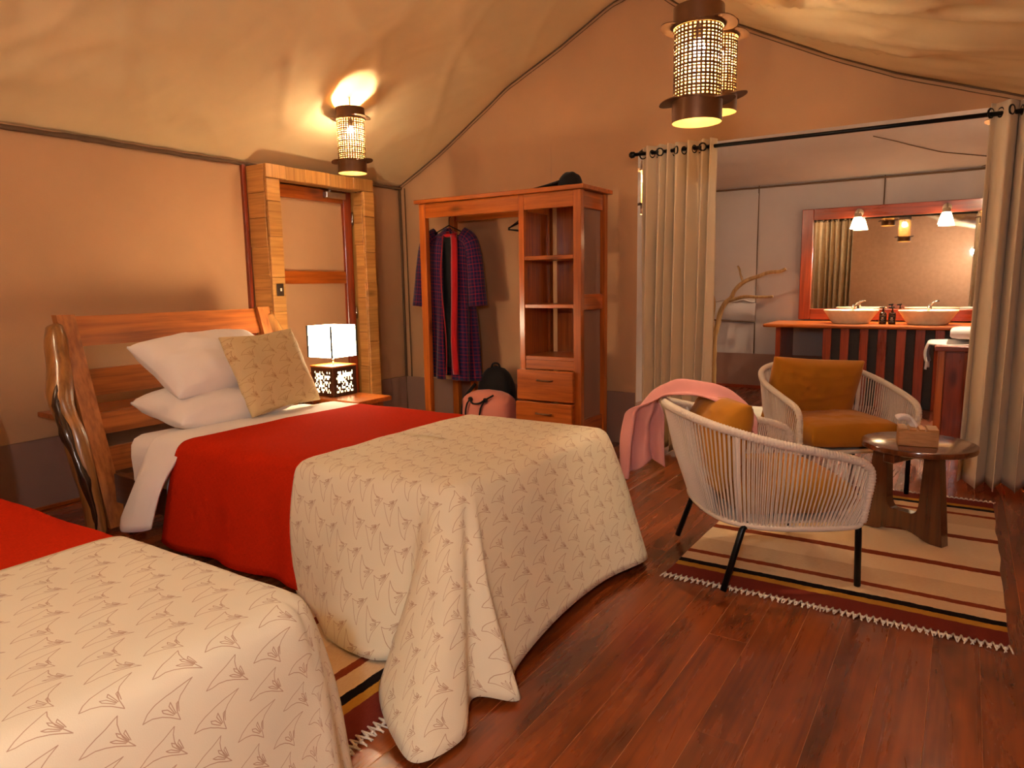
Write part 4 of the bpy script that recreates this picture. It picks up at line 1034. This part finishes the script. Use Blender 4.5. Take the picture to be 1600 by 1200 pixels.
# ------------------------------------------------------------------ rugs
def rug(label, loc, rz, W, L, fr):
    t = thing('rug', label, 'rug', loc, rz, 'striped kilim rugs')
    mat = m_rug('kilim_stripes', L)
    mb = MB(); nu, nv = 30, 50
    def P(u, v, z):
        x = (u - .5) * W + (.008 * nz(v * 9, u, 3) if u in (0, 1) else 0); y = (v - .5) * L
        return (x, y, z + (.003 * nz(x * 3, y * 3, 6) + .003 if z > .005 else 0))
    mb.grid(lambda u, v: P(u, v, .006), nu, nv)
    ring = [(i / nu, 0) for i in range(nu)] + [(1, j / nv) for j in range(nv)] + [(1 - i / nu, 1) for i in range(nu)] + [(0, 1 - j / nv) for j in range(nv)]
    vs_ = []
    for (u, v) in ring: vs_ += [P(u, v, .006), P(u, v, .001)]
    m_ = len(ring); mb.add(vs_, [(2 * k, 2 * k + 1, 2 * ((k + 1) % m_) + 1, 2 * ((k + 1) % m_)) for k in range(m_)])
    mb.build('woven_field', mat, t, smooth='auto', world=False)
    for sg in (-1, 1):
        mb = MB(); n = int(W / .022)
        for k in range(n + 1):
            x = -W / 2 + W * k / n
            for d in (-1, 1):
                ex = x + d * .011 + random.uniform(-.006, .006); ey = sg * (L / 2 + fr * random.uniform(.75, 1.05))
                mb.tube([(x, sg * (L / 2 - .006), .008), ((x + ex) / 2, sg * (L / 2 + fr * .4), .007), (ex, ey, .005)], [.0028, .0034, .0022], 5)
            if k < n:
                mx = x + W / n / 2; mb.tube([(mx - .006, sg * (L / 2 + fr * .45), .008), (mx, sg * (L / 2 + fr * .5), .010), (mx + .006, sg * (L / 2 + fr * .45), .008)], .0045, 5)
        tag(mb.build('fringe', FRINGE, t, smooth=True, world=False), kind='stuff')
    return t
rug('flat-woven kilim rug striped beige, rust and black under the rope chairs', (-.395, 3.545, 0), 0, 1.17, 1.745, .045)
rug('striped kilim rug in the gap between the two beds', (-2.09, 1.33, 0), PI / 2, .80, 1.58, .05)

# ------------------------------------------------------------------ rope chairs
HALF = [(-.40, 0, .68), (-.375, .17, .672), (-.29, .29, .645), (-.12, .355, .598), (.08, .36, .552), (.20, .352, .522), (.255, .347, .497), (.278, .343, .452), (.27, .335, .36), (.262, .325, .27)]
BASE = [(-.275, 0, .262), (-.262, .15, .262), (-.215, .25, .258), (-.10, .31, .252), (.06, .325, .248), (.18, .325, .248), (.24, .322, .252), (.262, .318, .262)]
def both(H): return [(p[0], -p[1], p[2]) for p in H[::-1]] + [p for p in H[1:]]
def make_chair(label):
    t = thing('rope_armchair', label, 'armchair', (0, 0, 0), 0, 'rope armchairs on the kilim')
    rim = catmull(both(HALF), 10); basec = catmull(both(BASE), 10)
    MB().tube(rim, .0155, 10).build('rim_tube', ROPE, t, smooth=True, world=False)
    # rope wraps over the rim read as fine rings
    mb = MB()
    acc = 0; P = [Vector(p) for p in rim]
    for i in range(len(P) - 1):
        seg = (P[i + 1] - P[i]).length; acc += seg
        while acc > .012:
            acc -= .012; f = 1 - acc / max(seg, 1e-6); p = P[i].lerp(P[i + 1], max(0, min(1, f))); tdir = (P[i + 1] - P[i]).normalized()
            r0 = Vector((0, 0, 1)) if abs(tdir.z) < .9 else Vector((1, 0, 0)); n1 = (r0 - tdir * r0.dot(tdir)).normalized(); n2_ = tdir.cross(n1)
            ring = []
            mb.add([tuple(p + tdir * o_ + (n1 * math.cos(a) + n2_ * math.sin(a)) * rr) for (o_, rr) in ((-.005, .0155), (0, .0182), (.005, .0155)) for a in [2 * PI * k / 9 for k in range(9)]],
                   [(r * 9 + k, r * 9 + (k + 1) % 9, (r + 1) * 9 + (k + 1) % 9, (r + 1) * 9 + k) for r in range(2) for k in range(9)])
    tag(mb.build('rim_wrapping', ROPE, t, smooth=True, world=False), kind='stuff')
    ring = basec + [(.262, .2, .258), (.262, 0, .256), (.262, -.2, .258)] + [basec[0]]
    MB().tube([tuple(p) for p in ring], .0125, 8).build('seat_frame', ROPE, t, smooth=True, world=False)
    # vertical ropes between rim and seat frame
    def arc(Ps, n):
        Ps = np.array(Ps); d = np.r_[0, np.cumsum(np.linalg.norm(np.diff(Ps, axis=0), axis=1))]; s = np.linspace(0, d[-1], n)
        return np.stack([np.interp(s, d, Ps[:, k]) for k in range(3)], 1)
    cut = 14
    R_ = arc(rim[cut:len(rim) - cut], 216); B_ = arc(basec, 216)
    mb = MB()
    for k in range(216):
        a, b = R_[k], B_[k]; j = 1 if k % 2 else -1
        out = np.array([a[0], a[1], 0]); out = out / max(.01, np.linalg.norm(out))
        a2 = a + out * .006 * j; b2 = b + out * .005 * j
        md = (a2 + b2) / 2 + out * .012 + np.array([0, 0, 0])
        mb.tube([tuple(a2), tuple(md), tuple(b2)], .0031, 5, cap=False)
    tag(mb.build('rope_weave', ROPE, t, smooth=True, world=False), kind='stuff')
    for s in (-1, 1):
        a = Vector((-.235, s * .318, .628)); b = Vector((-.19, s * .268, .255))
        MB().tube([a, (a + b) / 2 + Vector((-.005, s * .008, 0)), b], .0095, 8).build('side_strut', ROPE, t, smooth=True, world=False)
        MB().tube([(-.165, s * .275, .262), (-.19, s * .285, .24), (-.267, s * .307, .004)], .0125, 10).build('leg', BLACK, t, smooth=True, world=False)
        MB().tube([(.25, s * .318, .262), (.255, s * .316, .23), (.267, s * .307, .004)], .0125, 10).build('leg', BLACK, t, smooth=True, world=False)
    MB().box((-.22, -.27, .252), (.255, .27, .262), .004).build('seat_sling', ROPE, t, world=False)
    return t
def seat_cushion(label, M):
    m = pillow_mesh(.46, .52, .12, 30, pinch=0, edge=.022, ex=.22)
    m.xf(M @ Matrix.Translation((.04, 0, .345))); return weld(tag(m.build('seat_cushion', MUST, smooth=True), label, 'cushion'))
def back_cushion(label, M, loc, lean, roll=0.0, w=.52, h=.40):
    m = pillow_mesh(w, h, .17, 33, pinch=.08, edge=.010)
    m.xf(M @ Matrix.Translation(loc) @ Matrix.Rotation(PI / 2, 4, 'Z') @ Matrix.Rotation(roll, 4, 'Y') @ Matrix.Rotation(PI / 2 - lean, 4, 'X')); return weld(tag(m.build('back_cushion', MUST, smooth=True), label, 'cushion'))
TH1, TH2 = math.atan2(.586, .81), math.radians(-51)
C1, C2 = (-.685, 3.005, .011), (-.62, 4.375, .011)
ch1 = make_chair('greige rope armchair seen from behind, pink scarf over its back')
ch1.location = C1; ch1.rotation_euler = (0, 0, TH1)
ch2 = copy_tree(ch1); ch2['label'] = 'greige rope armchair facing the camera with a large back cushion'
ch2.location = C2; ch2.rotation_euler = (0, 0, TH2)
M1 = Matrix.Translation(C1) @ Matrix.Rotation(TH1, 4, 'Z'); M2 = Matrix.Translation(C2) @ Matrix.Rotation(TH2, 4, 'Z')
seat_cushion('mustard seat cushion seen through the ropes of the near armchair', M1)
seat_cushion('mustard seat cushion of the armchair facing the camera', M2)
back_cushion('rounded mustard back cushion showing above the rim beneath the pink scarf', M1, (-.21, 0, .545), -.32, 0, .46, .36)
back_cushion('upright square mustard cushion leaning in the armchair facing the camera', M2, (-.165, -.03, .535), -.24, .07, .56, .40)
# pink scarf over the near chair's back
SP = catmull([(-.04, -.03, .60), (-.10, -.01, .675), (-.19, .03, .735), (-.30, .10, .750), (-.385, .165, .728), (-.43, .215, .66), (-.45, .25, .56), (-.455, .27, .44), (-.45, .28, .33)], 6)
def scarf(u, v):
    i = v * (len(SP) - 1); i0 = int(i); p = SP[i0] * (1 - (i - i0)) + SP[min(i0 + 1, len(SP) - 1)] * (i - i0)
    hang = sstep(.5, .72, v); a = (u - .5) * 2
    w = (.075 + .015 * math.sin(v * 8)) * (1 - hang) + (.085 + .05 * (v - .6)) * hang
    across = Vector((.35, 1, 0)).normalized().lerp(Vector((.93, -.05, 0)), hang)
    q = Vector(p) + across * (a * w)
    q.z -= .06 * abs(a) ** 2.2 * (1 - hang)
    f = .020 * math.sin(u * 13 + v * 4 + 2 * nz(v * 3, u, 2)) + .02 * nz(u * 5, v * 7, 4)
    q += Vector((-.3 * f * hang, 1.3 * f * hang, f * (1 - hang) + .012))
    q.z -= hang * (.04 * math.sin(u * 5 + 1) * sstep(.8, 1, v))
    return tuple(M1 @ q)
tag(MB().grid(scarf, 40, 60).build('scarf', PINK, smooth=True, solid=.004), 'crumpled pink scarf thrown over the back of the near rope armchair', 'scarf')

# ------------------------------------------------------------------ round side table with tissue box
TX, TY = -.145, 3.72
t = thing('side_table', 'round dark wooden side table with a pierced slab leg', 'table', (TX, TY, .012))
MB().lathe([(.001, .415), (.228, .415), (.240, .421), (.243, .432), (.240, .443), (.232, .446), (.001, .446)], 56, (TX, TY, 0)).build('table_top', WALNUT, t, smooth='auto')
def slab(name, L, th, rz, cut, par):
    # slab leg with an arched opening, flared foot
    out = [(-L, .012), (-L + .02, .012)]
    bot = [(x, .012 + .035 * max(0, 1 - (x / (L * .62)) ** 2)) for x in np.linspace(-L, L, 15)]
    top = [(L * .80, .414), (-L * .80, .414)]
    outer = bot + [(L, .012)][:0] + top
    n = len(outer); ci = []
    cw0, cw1, cz0, cz1 = L * .40, L * .46, .13, .405
    hole = [(-cw1, cz1)] + [(-cw0 + .0, cz0 + .06)] + [(-cw0 + .03 * (1 - math.cos(a)) , cz0 + .06 - .06 * math.sin(a)) for a in np.linspace(.2, PI / 2, 5)] + [(cw0 - .03 * (1 - math.cos(a)), cz0 + .06 - .06 * math.sin(a)) for a in np.linspace(PI / 2, .2, 5)] + [(cw0, cz0 + .06), (cw1, cz1)]
    bm = bmesh.new()
    lo = [bm.verts.new((p[0], 0, p[1])) for p in outer]; ho = [bm.verts.new((p[0], 0, p[1])) for p in hole]
    e = [bm.edges.new((lo[i], lo[(i + 1) % n])) for i in range(n)] + [bm.edges.new((ho[i], ho[(i + 1) % len(ho)])) for i in range(len(ho))]
    r = bmesh.ops.triangle_fill(bm, use_beauty=True, edges=e)
    ex = bmesh.ops.extrude_face_region(bm, geom=bm.faces[:])
    vv = [g for g in ex['geom'] if isinstance(g, bmesh.types.BMVert)]
    bmesh.ops.translate(bm, verts=vv, vec=(0, th, 0)); bmesh.ops.translate(bm, verts=bm.verts, vec=(0, -th / 2, 0))
    bmesh.ops.recalc_face_normals(bm, faces=bm.faces)
    bm.transform(Matrix.Rotation(rz, 4, 'Z'))
    me = bpy.data.meshes.new(name); bm.to_mesh(me); bm.free(); me.materials.append(WALNUT)
    o = bpy.data.objects.new(name, me); COL.objects.link(o); o.parent = par; o.location = (0, 0, -.012); return o
sl = slab('slab_leg', .19, .05, math.radians(-27), True, t); sl.location = (-.035, -.075, -.012)
MB().box((-.19, -.025, .375), (.19, .025, .414), .004, Matrix.Translation((TX - .02, TY - .03, 0)) @ Matrix.Rotation(math.radians(63), 4, 'Z')).build('cross_brace', WALNUT, t)
t = thing('tissue_box', 'pale wooden tissue box on the round side table', 'tissue box', (-.12, 3.72, .4465))
Mx = Matrix.Translation((-.15, 3.66, .4468)) @ Matrix.Rotation(math.radians(8), 4, 'Z')
MB().box((-.08, -.06, 0), (.08, .06, .072), .003, Mx).build('box_body', BOXW, t)
for k, (a, b) in enumerate(((-.08, -.045), (-.038, -.008), (.002, .025), (.034, .08))): MB().box((a, -.06, .0725), (b, .06, .08), .002, Mx).build('lid_slat', BOXW, t)
m = MB().grid(lambda u, v: tuple(Mx @ Vector((-.01 - .075 * v + .01 * math.sin(u * 9), (u - .5) * .07 + .008 * math.sin(v * 7), .081 + .045 * math.sin(v * 2.2) + .012 * math.sin(u * 8 + v * 3)))), 16, 14)
m.build('tissue', TISSUE, t, smooth=True, solid=.0015)

# ------------------------------------------------------------------ bathroom
VF, VB = 7.40, 8.02
t = thing('vanity', 'long timber vanity with upright slatted front under the mirror', 'vanity', (-.7, 7.7, 0))
MB().box((-1.72, VF - .05, .742), (.42, VB + .05, .775), .01).build('vanity_top', ORANGEX, t)
for x0 in (-1.60,): MB().box((x0, VF, 0), (x0 + .05, VB, .741)).build('end_panel', REDW, t)
for i, (x0, x1) in enumerate(((-1.155, -1.08), (-.998, -.923), (-.83, -.757), (-.678, -.602), (-.523, -.445), (-.369, -.292), (-.215, -.14), (-.06, .015), (.10, .175), (.26, .335))):
    MB().box((x0, VF - .012, 0), (x1, VF + .018, .741)).build('front_slat', REDW, t)
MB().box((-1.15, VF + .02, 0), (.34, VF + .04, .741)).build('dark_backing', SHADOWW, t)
MB().box((-1.15, VF + .041, .0), (-1.12, VB, .741)).build('end_panel', DARKW, t)
t = thing('wall_mirror', 'wide mirror in a red timber frame above the basins', 'mirror', (-.6, 8.1, .79))
mx0, mx1, mz0, mz1, fw = -1.515, .42, .79, 1.945, .115
MB().box((mx0 + fw - .02, 8.075, mz0 + fw - .02), (mx1 - fw + .02, 8.09, mz1 - fw + .02), 0).build('mirror_glass', MIRROR, t)
for lo, hi, mt in (((mx0, 8.05, mz0), (mx0 + fw, 8.10, mz1), REDW), ((mx1 - fw, 8.05, mz0), (mx1, 8.10, mz1), REDW), ((mx0 + fw, 8.052, mz1 - fw), (mx1 - fw, 8.10, mz1), REDWX), ((mx0 + fw, 8.052, mz0), (mx1 - fw, 8.10, mz0 + fw), REDWX)):
    MB().box(lo, hi, .006).build('frame_board', mt, t)
for i, xb in enumerate((-.955, -.295)):
    b = thing('wash_basin', ('cream stone vessel basin on the vanity, left of the soap bottles', 'cream stone vessel basin on the vanity, right of the soap bottles')[i], 'basin', (xb, 7.68, .775), 0, 'vessel basins on the vanity')
    pr2 = [(.001, .0), (.60, .0), (.66, .004), (.98, .122), (1.0, .128), (.985, .133), (.93, .128), (.62, .03), (.001, .022)]
    MB().lathe(pr2, 40, M=Matrix.Translation((xb, 7.68, .7755)) @ Matrix.Diagonal((.25, .19, 1, 1))).build('bowl', CERAMIC, b, smooth='auto')
    f = thing('wall_tap', ('chrome tap behind the left vessel basin', 'chrome tap behind the right vessel basin')[i], 'tap', (xb, 7.93, .775), 0, 'taps behind the basins')
    MB().tube(catmull([(xb, 7.93, .776), (xb, 7.93, .90), (xb, 7.90, .945), (xb, 7.84, .94), (xb, 7.80, .92)], 5), .013, 10).build('spout', CHROME, f, smooth=True)
    MB().tube([(xb, 7.935, .93), (xb + .03, 7.945, .975), (xb + .07, 7.94, .985)], .008, 8).build('lever', CHROME, f, smooth=True)
for i, xb in enumerate((-.663, -.585)):
    b = thing('soap_bottle', ('amber pump soap bottle beside the left basin', 'amber pump soap bottle beside the right basin')[i], 'bottle', (xb, 7.62, .7755), 0, 'pump bottles between the basins')
    MB().lathe([(.001, .0), (.030, .0), (.033, .004), (.033, .095), (.028, .108), (.013, .116), (.013, .126), (.001, .126)], 24, (xb, 7.62, .776)).build('bottle_body', AMBER, b, smooth='auto')
    MB().tube([(xb, 7.62, .90), (xb, 7.62, .935)], .006, 8).build('pump_neck', BLACK, b, smooth=True)
    MB().tube([(xb + .012, 7.625, .938), (xb - .03, 7.60, .932)], .007, 8).build('pump_spout', BLACK, b, smooth=True)
    lab = MB().grid(lambda u, v: (xb + .0337 * math.cos(-PI / 2 + (u - .5) * 2.0), 7.62 + .0337 * math.sin(-PI / 2 + (u - .5) * 2.0), .776 + .016 + .066 * v), 12, 1).build('label', LABELM, b, smooth=True)
    for z0, z1, w in ((.024, .025, 1.7), (.088 - .009, .080, 1.7), (.056, .064, .5), (.044, .047, .9), (.036, .0375, .6)):
        MB().grid(lambda u, v: (xb + .0341 * math.cos(-PI / 2 + (u - .5) * w), 7.62 + .0341 * math.sin(-PI / 2 + (u - .5) * w), .776 + z0 + (z1 - z0) * v), 8, 1).build('label_print', LABELW, lab, smooth=True)
for i, xb in enumerate((-.967, -.208)):
    b = thing('wall_lamp', ('glowing bell glass lamp over the left basin', 'glowing bell glass lamp over the right basin')[i], 'lamp', (xb, 8.0, 1.75), 0, 'bell lamps above the mirror')
    MB().lathe([(.001, 0), (.04, 0), (.04, .012), (.025, .02), (.001, .022)], 18, M=Matrix.Translation((xb, 8.05, 1.875)) @ Matrix.Rotation(PI / 2, 4, 'X')).build('wall_plate', PLASTER, b, smooth='auto')
    MB().tube(catmull([(xb, 8.03, 1.875), (xb, 7.985, 1.90), (xb, 7.955, 1.895), (xb, 7.95, 1.85)], 5), .010, 8).build('arm', PLASTER, b, smooth=True)
    MB().lathe([(.001, .10), (.028, .10), (.036, .085), (.036, .06), (.001, .06)], 18, (xb, 7.95, 1.765)).build('lamp_holder', PLASTER, b, smooth='auto')
    MB().lathe([(.034, .062), (.046, .035), (.066, -.035), (.070, -.05), (.067, -.05), (.062, -.035), (.042, .034), (.030, .06)], 24, (xb, 7.95, 1.765)).build('glass_shade', SCONCE, b, smooth=True)
    MB().lathe([(.0005, -.024), (.012, -.021), (.0208, -.012), (.024, 0), (.0208, .012), (.012, .021), (.0005, .03)], 12, (xb, 7.95, 1.76)).build('bulb', SBULB, b, smooth=True)
# branch coat stand
t = thing('branch_coat_stand', 'bare driftwood branch coat stand beside the left curtain', 'coat stand', (-2.28, 7.6, 0))
yy = 7.6
def br(pts, r0, r1, nm, par):
    P = catmull([(p[0], yy + (p[2] if len(p) > 2 else 0), p[1]) for p in pts], 5)
    m = MB().tube(P, list(np.linspace(r0, r1, len(P))), 10)
    for i, v in enumerate(m.v): m.v[i] = (v[0] + .006 * nz(v[0] * 22, v[1] * 22, v[2] * 12), v[1] + .006 * nz(v[0] * 22 + 5, v[1] * 22, v[2] * 12), v[2])
    return m.build(nm, DRIFT, par, smooth=True)
tr = br([(-2.28, .03), (-2.285, .3, .01), (-2.28, .59), (-2.25, .72, -.01), (-2.22, .88), (-2.17, .98), (-2.11, 1.03), (-2.07, 1.11, -.02), (-1.97, 1.20, -.03), (-1.84, 1.25, -.03), (-1.73, 1.29, -.02), (-1.62, 1.30), (-1.57, 1.325)], .032, .016, 'trunk', t)
br([(-1.985, 1.20, -.03), (-2.02, 1.30, -.02), (-2.05, 1.365)], .013, .008, 'twig', t)
br([(-2.13, 1.00), (-2.03, 1.03, -.02), (-1.95, 1.045, -.03), (-1.81, 1.04, -.04), (-1.67, 1.045, -.05)], .02, .014, 'branch', t)
br([(-2.28, .57), (-2.30, .72, .02), (-2.305, .80, .02), (-2.29, .98), (-2.31, 1.09)], .018, .009, 'branch', t)
MB().lathe([(.001, 0), (.17, 0), (.175, .01), (.165, .03), (.001, .032)], 24, (-2.26, yy, 0)).build('base_plate', REDW, t, smooth='auto')
# cabinet with towels, seen between table and curtain
t = thing('towel_cabinet', 'dark red wooden cabinet carrying white towels by the right curtain', 'cabinet', (.2, 6.0, 0))
MB().box((-.165, 5.72, .70), (.62, 6.2, .735), .004).build('cabinet_top', REDWX, t)
MB().box((-.14, 5.76, .03), (.60, 6.16, .699)).build('cabinet_body', REDW, t)
for x0 in (-.145, .555): MB().box((x0, 5.745, 0), (x0 + .045, 5.765, .699)).build('stile', ORANGE, t)
for k in range(4): MB().box((-.095 + .163 * k, 5.75, .06), (-.095 + .163 * k + .158, 5.759, .69)).build('front_board', REDW, t)
def towel(u, v):
    x = .45 - .60 * v; z = .738 + .02
    s_ = (v * .9)
    if s_ <= .66: q = Vector((.45 - s_, 0, .752 + .012 * math.sin(u * 5 + s_ * 9)))
    else: q = Vector((-.205 - .02 * math.sin((s_ - .66) * 12), 0, .752 - (s_ - .66) * .62))
    return (q.x - .01 * math.sin(u * 9), 5.78 + .34 * u, q.z)
tw = tag(MB().grid(towel, 14, 40).build('towel', WHITE, smooth=True, solid=.012), 'white fringed towel hanging over the left end of the towel cabinet', 'towel')
mb = MB()
for k in range(24):
    p = towel(k / 23, 1.0); mb.tube([(p[0], p[1], p[2]), (p[0] - .004 * math.sin(k), p[1] + .004 * math.cos(k * 2), p[2] - .045)], .003, 5)
tag(mb.build('fringe', WHITE, tw), kind='stuff')
m = pillow_mesh(.40, .30, .05, 40, pinch=0, edge=.018, ex=.25); m.move((.12, 5.95, .815))
weld(tag(m.build('towel', WHITE, smooth=True), 'folded white towel lying on the towel cabinet', 'towel'))
m = pillow_mesh(.55, .75, .012, 44, pinch=0, edge=.004, ex=.2); m.move((-1.62, 6.45, .011))
weld(tag(m.build('bath_mat', MATF, smooth=True), 'pale cream bath mat on the bathroom floor behind the armchairs', 'mat'))
